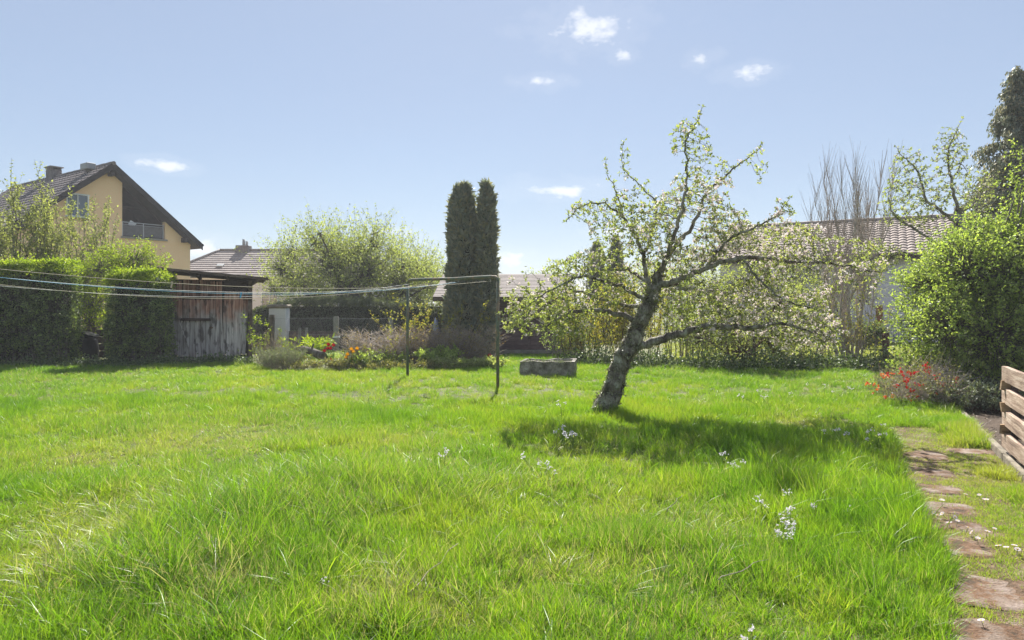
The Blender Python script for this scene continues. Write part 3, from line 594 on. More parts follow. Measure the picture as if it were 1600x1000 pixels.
def trough():
    c = at(858, 0, 14.9); w, dd, hh = 1.16, .8, .38
    bm = bmesh.new(); bmesh.ops.create_cube(bm, size=1); bmesh.ops.subdivide_edges(bm, edges=bm.edges[:], cuts=13, use_grid_fill=True)
    for v in bm.verts:
        v.co = Vector((v.co.x * w, v.co.y * dd, (v.co.z + .5) * hh))
        inside = abs(v.co.x) < w / 2 - .11 and abs(v.co.y) < dd / 2 - .11 and v.co.z > hh - .01
        if inside: v.co.z -= .14
        n = mnoise.noise(v.co * 6) * .028 + mnoise.noise(v.co * 17) * .013
        v.co += Vector((n, n * .8, n * (1.3 if v.co.z > .3 else .5)))
    me = bpy.data.meshes.new('basin'); bm.to_mesh(me); bm.free(); me.materials.append(M['concrete'])
    h = empty('stone_trough', (c.x, 14.95, float(gz(c.x, 14.9)) - .07), R(-9)); tag(h, 'low crumbling grey concrete trough standing in the grass left of the apple tree', 'trough')
    link('basin', me, None, h)
    n = 420; P = np.stack([rng.uniform(-.55, .55, n), rng.uniform(-.38, .38, n), np.full(n, hh - .02)], -1); P[:300, 1] = rng.uniform(-.41, -.28, 300)
    tag(link('moss', leaves_mesh('moss', P, rng.normal(size=(n, 3)) + np.array([0, 0, 1.0]), rng.uniform(.02, .05, n), .02, M['leaf_grey']), None, h), kind='stuff')
trough()
def compost_bin():
    """slatted bin: side boards and end boards alternate in height like a log cabin"""
    ang = math.atan2(U[1], U[0]); cor = np.array([4.97, 6.86])
    h = empty('compost_bin', (cor[0], cor[1], 0), ang); tag(h, 'slatted wooden compost bin of rough horizontal boards at the right edge', 'compost bin')
    # local x runs towards the viewer along the path, local y to the right of it
    Lx, Ly, p, bh, th = 1.25, 1.25, .222, .152, .042
    for side, y in ((0, 0.0), (1, Ly)):
        for k in range(4):
            z = .105 + k * p + bh / 2; board('side_board', M['bin_wood'], (Lx / 2 - .06, y + random.uniform(-.004, .004), z), (Lx + .12, th, bh), h, (random.uniform(-.02, .02), random.uniform(-.012, .012), random.uniform(-.006, .006)), .03, k)
    for x in (.0, Lx - .1):
        for k in range(4):
            z = .105 + k * p - p / 2 + bh / 2
            if k == 0: continue
            board('end_board', M['bin_end'], (x + .02, Ly / 2, z), (th, Ly + .1, .10), h, (0, 0, random.uniform(-.006, .006)), .03, k)
    for x in (.055, Lx - .16):
        for y in (.055, Ly - .055): board('corner_post', M['roof_wood'], (x, y, .44), (.055, .055, .88), h, bev=.06)
    bm = bmesh.new(); bmesh.ops.create_grid(bm, x_segments=14, y_segments=14, size=.5)
    for v in bm.verts: v.co = Vector((v.co.x * (Lx - .2) + Lx / 2, v.co.y * (Ly - .12) + Ly / 2, .32 + .12 * mnoise.noise(v.co * 4) - .5 * (v.co.length ** 2) * .3))
    me = bpy.data.meshes.new('compost'); bm.to_mesh(me); bm.free(); me.materials.append(M['soil']); link('compost_heap', me, None, h)
compost_bin()
def dark_bin():
    c = at(130, 0, 18.3)
    h = empty('compost_drum', (c.x, 18.3, 0), R(12)); tag(h, 'black plastic compost drum with a slanted lid between the two hedges', 'compost drum')
    V, Q = tube_arrays([(0, 0, 0), (0, 0, .3), (0, 0, .55), (0, 0, .7), (0, 0, .74)], [.36, .37, .35, .33, .30], 14); V[-28:, 2] += V[-28:, 0] * -.35
    me = polymesh('drum', V, [tuple(q) for q in Q] + [tuple(range(len(V) - 14, len(V)))], M['black_plastic'], True); link('body', me, None, h)
    board('lid', M['black_plastic'], (0, 0, .79), (.66, .62, .05), h, (0, .33, 0), .1)
    Y = 19.1; xa, xb = at(138, 0, Y).x, at(172, 0, Y).x
    f = empty('board_fence', ((xa + xb) / 2, Y, 0)); tag(f, 'grey weathered low board fence in the gap between the hedges', 'fence')
    for i in range(4): board('plank', M['roof_wood'], (0, 0, .14 + i * .2), (xb - xa + .5, .03, .18), f, (0, random.uniform(-.02, .02), 0), .05, i)
    board('post', M['roof_wood'], (-.12, -.05, .45), (.08, .08, .9), f)
dark_bin()
def red_post():
    p = board('wooden_post', M['rust_red'], (at(696, 0, 21.3).x, 21.3, .65), (.13, .12, 1.3), bev=.06); tag(p, 'rust red wooden post left of the thuja', 'post')
    c = at(681, 0, 21.0); bm = bmesh.new(); bmesh.ops.create_uvsphere(bm, u_segments=14, v_segments=10, radius=1)
    for v in bm.verts:
        k = 1 + .25 * mnoise.noise(v.co * 2.2); v.co = Vector((v.co.x * .15 * k * (1 - .35 * v.co.z), v.co.y * .13 * k, .55 + v.co.z * .55 * k))
    me = bpy.data.meshes.new('sack'); bm.to_mesh(me); bm.free(); me.materials.append(M['sack']); me.polygons.foreach_set('use_smooth', [True] * len(me.polygons))
    o = link('garden_sack', me, None, None, (c.x, 21.0, 0)); tag(o, 'pale blue upright sack beside the rust red post', 'sack')
red_post()
# clothes line: two pipe frames and the cords between them (one frame stands left of the picture)
FA, FB, FZ = np.array([-2.155, 14.1]), np.array([-.254, 12.32]), 2.04
def clothes_line():
    back = np.array([-.69, -.724]) * 8.3
    for k, off in enumerate((np.zeros(2), back)):
        a, b = FA + off, FB + off; c = (a + b) / 2
        h = empty('clothesline_frame', (c[0], c[1], 0))
        tag(h, 'rusty green pipe goal holding the washing lines on the lawn' if k == 0 else 'second pipe frame at the far left end of the washing lines', 'clothesline frame', 'clothesline frames')
        d = (b - a) / np.linalg.norm(b - a); pa, pb = a - c, b - c
        link('post', tube_mesh('post', [(pa[0], pa[1], -.1), (pa[0] * 1.003, pa[1], 1.0), (pa[0], pa[1], FZ - .07)], .029, 12, M['metal_post']), None, h)
        link('post', tube_mesh('post', [(pb[0], pb[1], -.1), (pb[0] * .995, pb[1], 1.0), (pb[0], pb[1], FZ - .07)], .029, 12, M['metal_post']), None, h)
        q = [(pa[0], pa[1], FZ - .09), (pa[0] + d[0] * .015, pa[1] + d[1] * .015, FZ - .035), (pa[0] + d[0] * .06, pa[1] + d[1] * .06, FZ)]
        q += [(pa[0] + (pb[0] - pa[0]) * t, pa[1] + (pb[1] - pa[1]) * t, FZ + .006 * math.sin(t * 9)) for t in np.linspace(.06, .94, 12)]
        q += [(pb[0] - d[0] * .06, pb[1] - d[1] * .06, FZ), (pb[0] - d[0] * .015, pb[1] - d[1] * .015, FZ - .035), (pb[0], pb[1], FZ - .09)]
        link('crossbar', tube_mesh('crossbar', q, .029, 12, M['metal_post']), None, h)
        for t in (.06, .3, .6, .93): link('hook', tube_mesh('hook', [(pa[0] + (pb[0] - pa[0]) * t, pa[1] + (pb[1] - pa[1]) * t, FZ - z) for z in (.02, .05, .07)], .006, 6, M['galv']), None, h)
    cords = [(.93, .22, .93, 'beige', .003, 'upper beige washing line running to the right end of the crossbar'), (.60, .29, .60, 'blue', .0032, 'blue washing line with a blue peg on it'),
             (.56, .26, .58, 'white', .0032, 'white washing line close beside the blue one'), (.30, .34, .30, 'beige', .0028, 'lower beige washing line sagging past the shed roof'), (.06, .30, .06, 'white', .0026, 'thin white washing line tied by the left post')]
    pts = {}
    for i, (t, sag, t2, c, r, lab) in enumerate(cords):
        a = np.append(FA + (FB - FA) * t, FZ - .07); b = np.append(FA + (FB - FA) * t2 + back, FZ - .02 - .015 * i)
        q = [a + (b - a) * s + np.array([0, 0, -4 * sag * s * (1 - s)]) for s in np.linspace(0, 1, 40)]; pts[i] = q
        o = link('washing_line', tube_mesh('line', q, r, 5, M['cord_' + c])); tag(o, lab, 'washing line', 'washing lines')
    def peg(i, px, mat, lab):
        q = min(pts[i], key=lambda p: abs(800 + p[0] / p[1] * FPX - px)); h = empty('clothes_peg', (q[0], q[1], q[2] - .03)); tag(h, lab, 'clothes peg')
        for s in (-1, 1): board('prong', mat, (0, .008 * s, .01), (.014, .008, .085), h, (.12 * s, .15, .7), .1)
        link('spring', tube_mesh('spring', [(0, -.014, .02), (0, .014, .02)], .006, 6, M['galv']), None, h)
    peg(1, 366, M['peg_blue'], 'blue plastic clothes peg on the blue washing line'); peg(0, 274, M['peg_wood'], 'pale clothes peg on the upper beige line')
clothes_line()
def bar_fence():
    Y = 27; xa, xb = at(1318, 0, Y).x, at(1420, 0, Y).x; ox = (xa + xb) / 2
    h = empty('bar_fence', (ox, Y, 0)); tag(h, 'pale metal bar fence in front of the lilac grey building', 'fence')
    n = 26
    for i in range(n + 1): link('bar', tube_mesh('bar', [(xa - ox + (xb - xa) * i / n, 0, .1), (xa - ox + (xb - xa) * i / n, 0, 1.0)], .012, 5, M['rail']), None, h) if i == 0 else link('bar', h.children[0].data, None, h, ((xb - xa) * i / n, 0, 0))
    for z in (.18, .98): board('rail', M['rail'], (0, .02, z), (xb - xa, .03, .04), h)
    board('post', M['rust_red'], (at(1375, 0, Y).x - ox, .05, .75), (.22, .14, 1.5), h, bev=.05)
    p = board('fence_post', M['bark_brown'], (at(1384, 0, 17.6).x, 17.6, .38), (.13, .12, .85), bev=.07); tag(p, 'short dark wooden post left of the big green bush', 'post')
bar_fence()

# ------------------------------------------------------------------ vegetation builders
def Bp(px, py, Y, rpx): p = at(px, py, Y); return (p.x, p.y, p.z, rpx / FPX * Y)
def bez(a, b, c, t): t = t[..., None]; return (1 - t) ** 2 * a + 2 * t * (1 - t) * b + t ** 2 * c
def along_twigs(P0, P1, n, jit=.02, tmin=.1):
    """leaf bases and directions spread along straight twigs"""
    m = len(P0); t = rng.uniform(tmin, 1.02, (m, n)); P = P0[:, None] + (P1 - P0)[:, None] * t[..., None] + rng.normal(size=(m, n, 3)) * jit
    D = unit(P1 - P0)[:, None] * .55 + unit(rng.normal(size=(m, n, 3))) * 1.0
    return P.reshape(-1, 3), D.reshape(-1, 3)
def blob_plant(name, label, cat, base, blobs, leaf, bark, L, W, twigs=40, tlen=.35, lpt=8, stem_r=.03, spread=.15, up=.3, group=None, squash=1.0, shell=.35, droop=0, trunk='trunk', mats=None, subst=1, lift=.35):
    """stems from the base to each clump, twigs out of the clump, leaves along the twigs; blobs = (x, y, z, r)"""
    base = np.array(base, float); root = empty(name, base); tag(root, label, cat, group)
    B = np.array(blobs, float); C = B[:, :3] - base; r = B[:, 3]
    acc = Acc(); k = 7; tt = np.linspace(0, 1, k)
    for c in C:
        for q in range(subst):
            s0 = np.array([rng.normal() * spread, rng.normal() * spread, -.03]); e = c + rng.normal(size=3) * r.mean() * .25 * (q > 0)
            mid = np.array([s0[0] + (e[0] - s0[0]) * .35, s0[1] + (e[1] - s0[1]) * .35, s0[2] + (e[2] - s0[2]) * .6]) + rng.normal(size=3) * .08 * np.linalg.norm(e)*.4
            p = bez(s0, mid, e, tt); p[1:-1] += rng.normal(size=(k - 2, 3)) * .02; acc.add(*tube_arrays(p, np.linspace(stem_r, stem_r * .3, k) * rng.uniform(.7, 1.15), 6))
    link(trunk, acc.mesh(trunk, bark), None, root)
    nt = np.maximum(4, (twigs * (r / r.mean()) ** 2).astype(int)); idx = np.repeat(np.arange(len(C)), nt); n = len(idx)
    d = unit(rng.normal(size=(n, 3)) * np.array([1, 1, squash])); rad = (shell + (1 - shell) * rng.random(n) ** .7) * r[idx]
    P1 = C[idx] + d * rad[:, None]; out = unit(d + np.array([0, 0, up]) + rng.normal(size=(n, 3)) * .35)
    ln = tlen * rng.uniform(.5, 1.4, n); P2 = P1 + out * ln[:, None] - np.array([0, 0, 1]) * (droop * ln)[:, None]
    keep = (P1[:, 2] + base[2]) > .04; P1, P2, idx = P1[keep], P2[keep], idx[keep]
    half = C[idx] + (P1 - C[idx]) * .25
    acc = Acc(); acc.add(*sticks(half, P1, stem_r * .22 + .002, .0035, 3)); acc.add(*sticks(P1, P2, .0035, .0015, 3))
    link('twigs', acc.mesh('twigs', bark, False), None, root)
    P, D = along_twigs(P1, P2, lpt, .02 * L / .04); ok = P[:, 2] + base[2] > .02; P, D = P[ok], D[ok]
    m = len(P); Ls = L * rng.uniform(.6, 1.3, m)
    link('crown', leaves_mesh('crown', P, D, Ls, Ls * W / L, leaf, up=lift), None, root)
    return root
def shoots(n, base_rad, hts, lean, wob, segs=9, tops=None, rr=.02, rt=.004):
    """upright stems: list of polylines"""
    out = []
    for i in range(n):
        a = rng.uniform(0, 6.283); q = math.sqrt(rng.random()); b = np.array([math.cos(a) * q * base_rad[0], math.sin(a) * q * base_rad[1], -.03])
        h = hts[0] + (hts[1] - hts[0]) * rng.random(); ld = np.array([b[0] / max(base_rad[0], .01), b[1] / max(base_rad[1], .01), 0]) * lean + rng.normal(size=3) * lean * .45; ld[2] = 0
        t = np.linspace(0, 1, segs + 1)[:, None]; p = b + np.array([0, 0, h]) * t + ld * h * t ** 1.35
        w = np.cumsum(rng.normal(size=(segs + 1, 3)), 0) * wob * np.array([1, 1, .2]); w[0] = 0; out.append(p + w)
    return out
def shoot_plant(name, label, cat, base, n, base_rad, hts, lean, wob, leaf, bark, L=.05, W=.025, side=8, slen=.5, lpt=8, rr=.02, rt=.003, s0=.3, group=None, upness=.9, stem_leaves=0, trunk='trunk', mat2=None, segs=9, droop=0.):
    base = np.array(base, float); root = empty(name, base); tag(root, label, cat, group)
    st = shoots(n, base_rad, hts, lean, wob, segs); acc = Acc(); T0 = []; T1 = []
    for p in st:
        f = rng.uniform(.6, 1.2); acc.add(*tube_arrays(p, np.linspace(rr, rt, len(p)) * f, 5))
        for k in range(side):
            t = rng.uniform(s0, .98) * (len(p) - 1); i = int(t); i = min(i, len(p) - 2); q = p[i] + (p[i + 1] - p[i]) * (t - i)
            d = rng.normal(size=3); d[2] = 0; d = d / np.linalg.norm(d) * rng.uniform(.35, 1) + np.array([0, 0, upness]); d /= np.linalg.norm(d)
            e = q + d * slen * rng.uniform(.35, 1.2) * (1.15 - .5 * t / len(p)); e[2] -= droop * slen * rng.random(); T0.append(q); T1.append(e)
        T0.append(p[-2]); T1.append(p[-1] + (p[-1] - p[-2]) * .5)
    T0, T1 = np.array(T0), np.array(T1); acc.add(*sticks(T0, T1, max(rt * 1.1, .0025), rt * .5, 3))
    link(trunk, acc.mesh(trunk, bark), None, root)
    if leaf is not None and lpt:
        P, D = along_twigs(T0, T1, lpt, .012)
        if stem_leaves:
            Q0 = np.concatenate([p[2:-1] for p in st]); Q1 = np.concatenate([p[3:] for p in st]); P2, D2 = along_twigs(Q0, Q1, stem_leaves, .02); P = np.concatenate([P, P2]); D = np.concatenate([D, D2])
        ok = P[:, 2] > .02; P, D = P[ok], D[ok]; Ls = L * rng.uniform(.55, 1.3, len(P)); link('crown', leaves_mesh('crown', P, D, Ls, Ls * W / L, leaf), None, root)
    return root
def hedge(name, label, base, sx, sy, sz, leaf, leaf_top, dens, L=.045, wav=.06, group=None, topround=.0, toplift=None, cat='hedge', topfrac=.12):
    root = empty(name, base); tag(root, label, cat, group)
    c = .16; link('twigs', box_mesh('twigs', (-sx / 2 + c, -sy / 2 + c, -.02), (sx / 2 - c, sy / 2 - c, sz - c), M['shade_core']), None, root)  # solid dark box standing in for twigs, added to block light inside
    def face(n, f):
        a, b = rng.random(n) - .5, rng.random(n)
        if f == 0: return np.stack([a * sx, np.full(n, -sy / 2), b * sz], -1), np.array([0, -1, 0.])
        if f == 1: return np.stack([a * sx, np.full(n, sy / 2), b * sz], -1), np.array([0, 1, 0.])
        if f == 2: return np.stack([np.full(n, -sx / 2), a * sy, b * sz], -1), np.array([-1, 0, 0.])
        if f == 3: return np.stack([np.full(n, sx / 2), a * sy, b * sz], -1), np.array([1., 0, 0])
        return np.stack([a * sx, (b - .5) * sy, np.full(n, sz)], -1), np.array([0, 0, 1.])
    A = [sx * sz, sx * sz * .4, sy * sz, sy * sz, sx * sy * 1.4]; Ps = []; Ds = []
    for f in range(5):
        n = int(A[f] * dens); P, nm = face(n, f)
        w = wav * (np.sin(P[:, 0] * 5 + P[:, 2] * 4 + f) + np.sin(P[:, 2] * 7 - P[:, 0] * 3) + np.sin(P[:, 1] * 9 + P[:, 0] * 6)) * .5
        dep = np.abs(rng.normal(size=n)) * .10; P = P + nm * (w - dep + .05)[:, None] + rng.normal(size=(n, 3)) * .02
        Ps.append(P); Ds.append(nm * .7 + rng.normal(size=(n, 3)) * .8 + np.array([0, 0, .35]))
    n = int(sx * sy * dens * .25); P = np.stack([(rng.random(n) - .5) * sx, (rng.random(n) - .5) * sy, sz + rng.exponential(.045, n)], -1); Ps.append(P); Ds.append(np.array([0, 0, 1.]) + rng.normal(size=(n, 3)) * .5)
    P = np.concatenate(Ps); D = np.concatenate(Ds)
    if topround: P[:, 2] -= topround * (np.abs(P[:, 0]) / (sx / 2)) ** 4 * (P[:, 2] / sz)
    if toplift is not None: P[:, 2] *= toplift(P[:, 0])
    nzv = np.array([mnoise.noise(Vector(p) * 2.4) for p in P]); thin = (nzv < -.22) & (rng.random(len(P)) < .8) | (rng.random(len(P)) < np.clip((.45 - P[:, 2]) * 1.3, 0, .6)); P = P + (D * 0 + np.array([0, -1, 0.])) * (nzv * .11)[:, None]; ok = (P[:, 2] > .03) & ~thin; P, D = P[ok], D[ok]
    ns = int(sx * 34); q0 = np.stack([(rng.random(ns) - .5) * sx, -sy / 2 + .06 + rng.random(ns) * .1, np.zeros(ns)], -1); q1 = q0 + np.stack([rng.normal(size=ns) * .12, rng.normal(size=ns) * .04 - .02, rng.uniform(.4, 1.3, ns)], -1); link('stems', npmesh('stems', *sticks(q0, q1, .011, .004, 5), M['bark_grey']), None, root)
    nk = int(sx * 16); k0 = np.stack([(rng.random(nk) - .5) * sx, (rng.random(nk) - .5) * sy, np.full(nk, sz - .02)], -1); k1 = k0 + np.stack([rng.normal(size=nk) * .05, rng.normal(size=nk) * .05, rng.uniform(.06, .28, nk)], -1); a_, b_ = along_twigs(k0, k1, 7, .012); P = np.concatenate([P, a_]); D = np.concatenate([D, b_])
    top = P[:, 2] > sz * (1 - topfrac) - rng.random(len(P)) * .15
    for nm_, msk, mt in (('foliage', ~top, leaf), ('top_growth', top, leaf_top)):
        m = int(msk.sum()); Ls = L * rng.uniform(.6, 1.3, m); cl = np.array([mnoise.noise(Vector(p) * 6.5) for p in P[msk]]); link(nm_, leaves_mesh(nm_, P[msk], D[msk], Ls, Ls * .55, mt, rnd=np.clip(.45 + .7 * cl + .3 * rng.normal(size=m), 0, 1)), None, root)
    return root
def colonize(P, par, A, step, di, dk, iters=160):
    """space colonisation: branches grow from the given nodes towards free points A"""
    P = [np.array(p, float) for p in P]; par = list(par); A = np.array(A, float)
    N0 = np.array(P); d = np.linalg.norm(A[:, None] - N0[None], axis=2); near = d.argmin(1); dist = d.min(1)
    for it in range(iters):
        keep = dist > dk; A, near, dist = A[keep], near[keep], dist[keep]
        act = dist < di
        if len(A) == 0 or not act.any(): break
        ids, inv = np.unique(near[act], return_inverse=True); Pn = np.array([P[i] for i in ids])
        dirs = np.zeros((len(ids), 3)); np.add.at(dirs, inv, unit(A[act] - Pn[inv])); dirs = unit(unit(dirs) + rng.normal(size=dirs.shape) * .22)
        new = Pn + dirs * step; b = len(P)
        for i, q in zip(ids, new): P.append(q); par.append(int(i))
        dn = np.linalg.norm(A[:, None] - new[None], axis=2); j = dn.argmin(1); m = dn[np.arange(len(A)), j]
        bet = m < dist; near[bet] = b + j[bet]; dist[bet] = m[bet]
    return np.array(P), np.array(par)
def limb_tree(name, label, base, Y, limbs, zones, natt, leaf, bark, tip_r=.0022, step=.07, di=.5, dk=.1, L=.036, rosette=5, prob=.6, rmin_leaf=.008, extra=None, petals=None, group=None, expo=2.35, flakes=0, slim=1.0, clump=0, flat=1.0):
    """fruit tree: hand-laid limbs (column, row, depth offset, radius) and colonised twigs"""
    base = np.array(base, float); root = empty(name, base); tag(root, label, 'tree', group)
    P = []; par = []; fixed = []
    tubes = Acc()
    for li, lb in enumerate(limbs):
        q = np.array([np.array(at(px, py, Y + dy)) - base for px, py, dy, r in lb]); r = np.array([x[3] for x in lb]) * (slim if li else 1.0)
        seg = np.linalg.norm(np.diff(q, axis=0), axis=1); cum = np.concatenate([[0], np.cumsum(seg)]); n = max(3, int(cum[-1] / step))
        s = np.linspace(0, cum[-1], n); tan = np.gradient(q, cum, axis=0)
        i = np.clip(np.searchsorted(cum, s, 'right') - 1, 0, len(seg) - 1); h = seg[i][:, None]; u = ((s - cum[i]) / seg[i])[:, None]
        pts = (2 * u ** 3 - 3 * u ** 2 + 1) * q[i] + (u ** 3 - 2 * u ** 2 + u) * h * tan[i] + (-2 * u ** 3 + 3 * u ** 2) * q[i + 1] + (u ** 3 - u ** 2) * h * tan[i + 1]
        rad = np.interp(s, cum, r); amp = np.clip(rad * .22, .011, .022)[:, None] * (1 if li else .8); pts[1:] += rng.normal(size=(n - 1, 3)) * amp[1:]
        if P: k0 = int(np.argmin(np.linalg.norm(np.array(P) - pts[0], axis=1))); pts[0] = P[k0]
        else: k0 = -1
        prev = k0
        for j in range(0 if k0 < 0 else 1, n): P.append(pts[j]); par.append(prev); fixed.append(rad[j]); prev = len(P) - 1
        ns = 16 if rad.max() > .08 else 8
        V, Q = tube_arrays(pts, rad, ns)
        if rad.max() > .08:                                   # gnarled trunk
            for vi in range(len(V)):
                c = pts[vi // ns]; dv = V[vi] - c; a = vi % ns; k = 1 + .22 * mnoise.noise((a * .9, V[vi][2] * 3.5, 3.3)) + .14 * mnoise.noise(tuple(V[vi] * 16)); V[vi] = c + dv * k
        tubes.add(V, Q)
    link('trunk', tubes.mesh('trunk', bark), None, root)
    n0 = len(P); A = []
    wsum = sum(z[-1] for z in zones)
    for (px, py, rx, ry, dy, rd, w) in zones:
        m = int(natt * w / wsum); c = np.array(at(px, py, Y + dy)) - base; d = unit(rng.normal(size=(m, 3))) * (rng.random(m) ** .42)[:, None]
        A.append(c + d * np.array([rx / FPX * Y, rd * flat, ry / FPX * Y]))
    A = np.concatenate(A); A = A[np.array([mnoise.noise(Vector(p) * clump) for p in A]) > -.13] if clump else A; P, par = colonize(P, par, A, step, di, dk)
    n = len(P); rad = np.zeros(n); acc = np.zeros(n); nch = np.zeros(n, int)
    for i in range(n - 1, n0 - 1, -1):
        rad[i] = max(tip_r, acc[i] ** (1 / expo)); acc[par[i]] += rad[i] ** expo; nch[par[i]] += 1
    i = np.arange(n0, n); p = par[i]
    r0 = np.where(p >= n0, rad[np.maximum(p, 0)], rad[i] * 1.25); r0 = np.minimum(r0, rad[i] * 1.6); big = rad[i] > .006
    acc_ = Acc()
    for msk, ns in ((big, 5), (~big, 3)):
        if msk.any(): acc_.add(*sticks(P[p[msk]], P[i[msk]] + unit(P[i[msk]] - P[p[msk]]) * .006, r0[msk], rad[i[msk]], ns))
    link('twigs', acc_.mesh('twigs', bark), None, root)
    cand = i[(rad[i] < rmin_leaf)]; tips = nch[cand] == 0; sel = cand[(rng.random(len(cand)) < prob) | tips]
    li_ = np.arange(1, n0)[np.array(fixed)[1:n0] < rmin_leaf * 2.2]; sel = np.concatenate([sel, li_])
    D0 = unit(P[sel] - P[par[sel]])
    m = len(sel); Pl = np.repeat(P[sel], rosette, 0) + rng.normal(size=(m * rosette, 3)) * .012
    Dl = np.repeat(D0, rosette, 0) * .5 + unit(rng.normal(size=(m * rosette, 3))) + np.array([0, 0, .25]); Ls = L * rng.uniform(.5, 1.35, len(Pl))
    link('crown', leaves_mesh('crown', Pl, Dl, Ls, Ls * .58, leaf, rnd=np.clip(np.repeat(rng.random(m), rosette) * .6 + rng.random(m * rosette) * .4, 0, 1)), None, root)
    if petals:
        cnt, fn = petals; w = fn(P[sel] + base); w = w / w.sum(); pick = rng.choice(sel, cnt, p=w); C = np.repeat(P[pick], 4, 0) + rng.normal(size=(cnt * 4, 3)) * .022
        Dp = unit(rng.normal(size=(len(C) * 5, 3)) + np.array([0, -.2, .5])); link('blossom', leaves_mesh('blossom', np.repeat(C, 5, 0), Dp, .023, .021, M['blossom'], fold=.1), None, root)
    if flakes:
        V = np.concatenate(tubes.V[:1]); k = rng.integers(0, len(V), flakes); Pf = V[k] * 1.0 + rng.normal(size=(flakes, 3)) * .012
        link('lichen', leaves_mesh('lichen', Pf, rng.normal(size=(flakes, 3)) + np.array([0, -.3, .2]), rng.uniform(.015, .05, flakes), .022, M['lichen']), None, root)
    print(name, 'nodes', n, 'leaves', m * rosette)
    return root

# ------------------------------------------------------------------ trees
AY = 9.6
def apple_tree():
    b = gp(943, 648); Y = b.y
    T = [  # trunk first, then limbs: column, row, depth offset, radius
        [(938, 656, 0, .175), (945, 638, 0, .148), (962, 595, 0, .128), (980, 552, 0, .122), (998, 510, .02, .113), (1013, 478, .03, .10), (1022, 452, .03, .082), (1030, 428, .05, .07)],
        [(990, 545, 0, .07), (1018, 536, -.06, .085), (1055, 524, -.15, .075), (1092, 513, -.25, .07), (1130, 510, -.35, .06), (1170, 512, -.45, .045), (1215, 505, -.6, .03), (1270, 520, -.7, .015)],
        [(988, 500, 0, .06), (965, 490, -.1, .045), (935, 485, -.2, .04), (900, 486, -.3, .034), (872, 497, -.4, .025), (850, 515, -.5, .015)],
        [(1000, 480, 0, .04), (985, 478, .1, .035), (950, 470, .25, .032), (915, 458, .4, .027), (870, 452, .5, .02), (830, 462, .6, .012), (795, 500, .6, .006)],
        [(1008, 470, 0, .04), (975, 450, -.15, .032), (945, 440, -.35, .028), (915, 432, -.55, .024), (880, 445, -.75, .018), (835, 470, -.9, .01), (790, 515, -1.0, .005)],
        [(1026, 446, 0, .07), (1055, 440, -.1, .06), (1090, 424, -.25, .052), (1135, 408, -.4, .045), (1180, 402, -.5, .038), (1235, 408, -.55, .03), (1300, 412, -.6, .022), (1375, 425, -.6, .010)],
        [(1040, 444, 0, .04), (1080, 452, .2, .035), (1120, 455, .4, .03), (1160, 464, .6, .026), (1200, 490, .75, .02), (1250, 515, .8, .012), (1285, 540, .8, .006)],
        [(1018, 465, 0, .05), (1010, 430, .12, .045), (1002, 395, .2, .04), (990, 362, .3, .03), (968, 335, .35, .024), (940, 318, .3, .018), (905, 325, .25, .012), (886, 345, .2, .006)],
        [(1028, 432, 0, .06), (1045, 400, .1, .048), (1075, 362, .2, .04), (1095, 330, .2, .032), (1105, 300, .15, .026), (1135, 272, .1, .018), (1165, 250, .05, .011), (1192, 226, 0, .005)],
        [(1030, 428, 0, .05), (1048, 385, -.2, .04), (1062, 340, -.3, .032), (1071, 295, -.35, .024), (1072, 250, -.35, .016), (1073, 217, -.35, .012), (1086, 195, -.35, .008), (1098, 168, -.35, .004)],
        [(1004, 400, 0, .03), (1020, 360, .45, .025), (1025, 320, .6, .02), (1000, 290, .7, .012), (975, 265, .7, .008), (973, 222, .7, .004)],
        [(975, 335, .3, .016), (962, 300, .25, .01), (950, 272, .2, .006), (947, 250, .2, .004)],
        [(1100, 420, -.25, .035), (1140, 375, -.6, .026), (1180, 355, -.8, .018), (1215, 335, -.9, .009), (1232, 310, -.9, .004)],
        [(1085, 430, 0, .035), (1120, 390, .6, .028), (1165, 365, .9, .02), (1210, 360, 1.1, .012), (1260, 368, 1.2, .006)],
        [(1160, 405, -.45, .025), (1190, 440, -.8, .02), (1230, 470, -1.0, .014), (1270, 480, -1.1, .007)],
        [(1010, 440, 0, .035), (970, 415, .5, .026), (930, 398, .8, .018), (890, 405, 1.0, .01), (850, 425, 1.1, .005)],
    ]
    Z = [(865, 458, 78, 52, -.2, .8, 1.25), (818, 495, 38, 42, -.3, .5, .5), (930, 440, 65, 60, 0, .9, 1.1), (1000, 360, 85, 70, .1, .9, 1.0), (1065, 320, 85, 55, 0, .9, .9), (1080, 232, 36, 50, -.3, .35, .32),
         (1158, 262, 42, 40, .05, .4, .38), (915, 330, 36, 18, .25, .3, .18), (1140, 390, 90, 65, 0, 1.1, 1.3), (1225, 400, 85, 55, -.1, 1.2, 1.0), (1320, 415, 60, 45, -.5, .7, .5), (1190, 480, 100, 50, -.1, 1.1, 1.3),
         (1260, 520, 60, 40, 0, .8, .5), (975, 250, 12, 35, .6, .12, .07), (1100, 500, 70, 40, -.2, .7, .45), (890, 510, 40, 25, -.4, .4, .25), (1060, 420, 80, 60, 0, 1.0, .8), (1220, 330, 22, 20, -.9, .25, .09)]
    bx = b.x
    limb_tree('apple_tree', 'leaning old apple tree with lichen bark and pale blossom on the lawn', (b.x, b.y, 0), Y, T, Z, 20000, M['leaf_apple'], M['bark'], step=.062, di=.42, dk=.08, L=.042, rosette=7, prob=.40, slim=.72, clump=1.75, flat=.72,
              petals=(1500, lambda p: np.clip((p[:, 0] - bx + .6) * .4, .25, 1.0) * np.where(p[:, 2] < 3.3, 1, .25)), flakes=4200)
apple_tree()
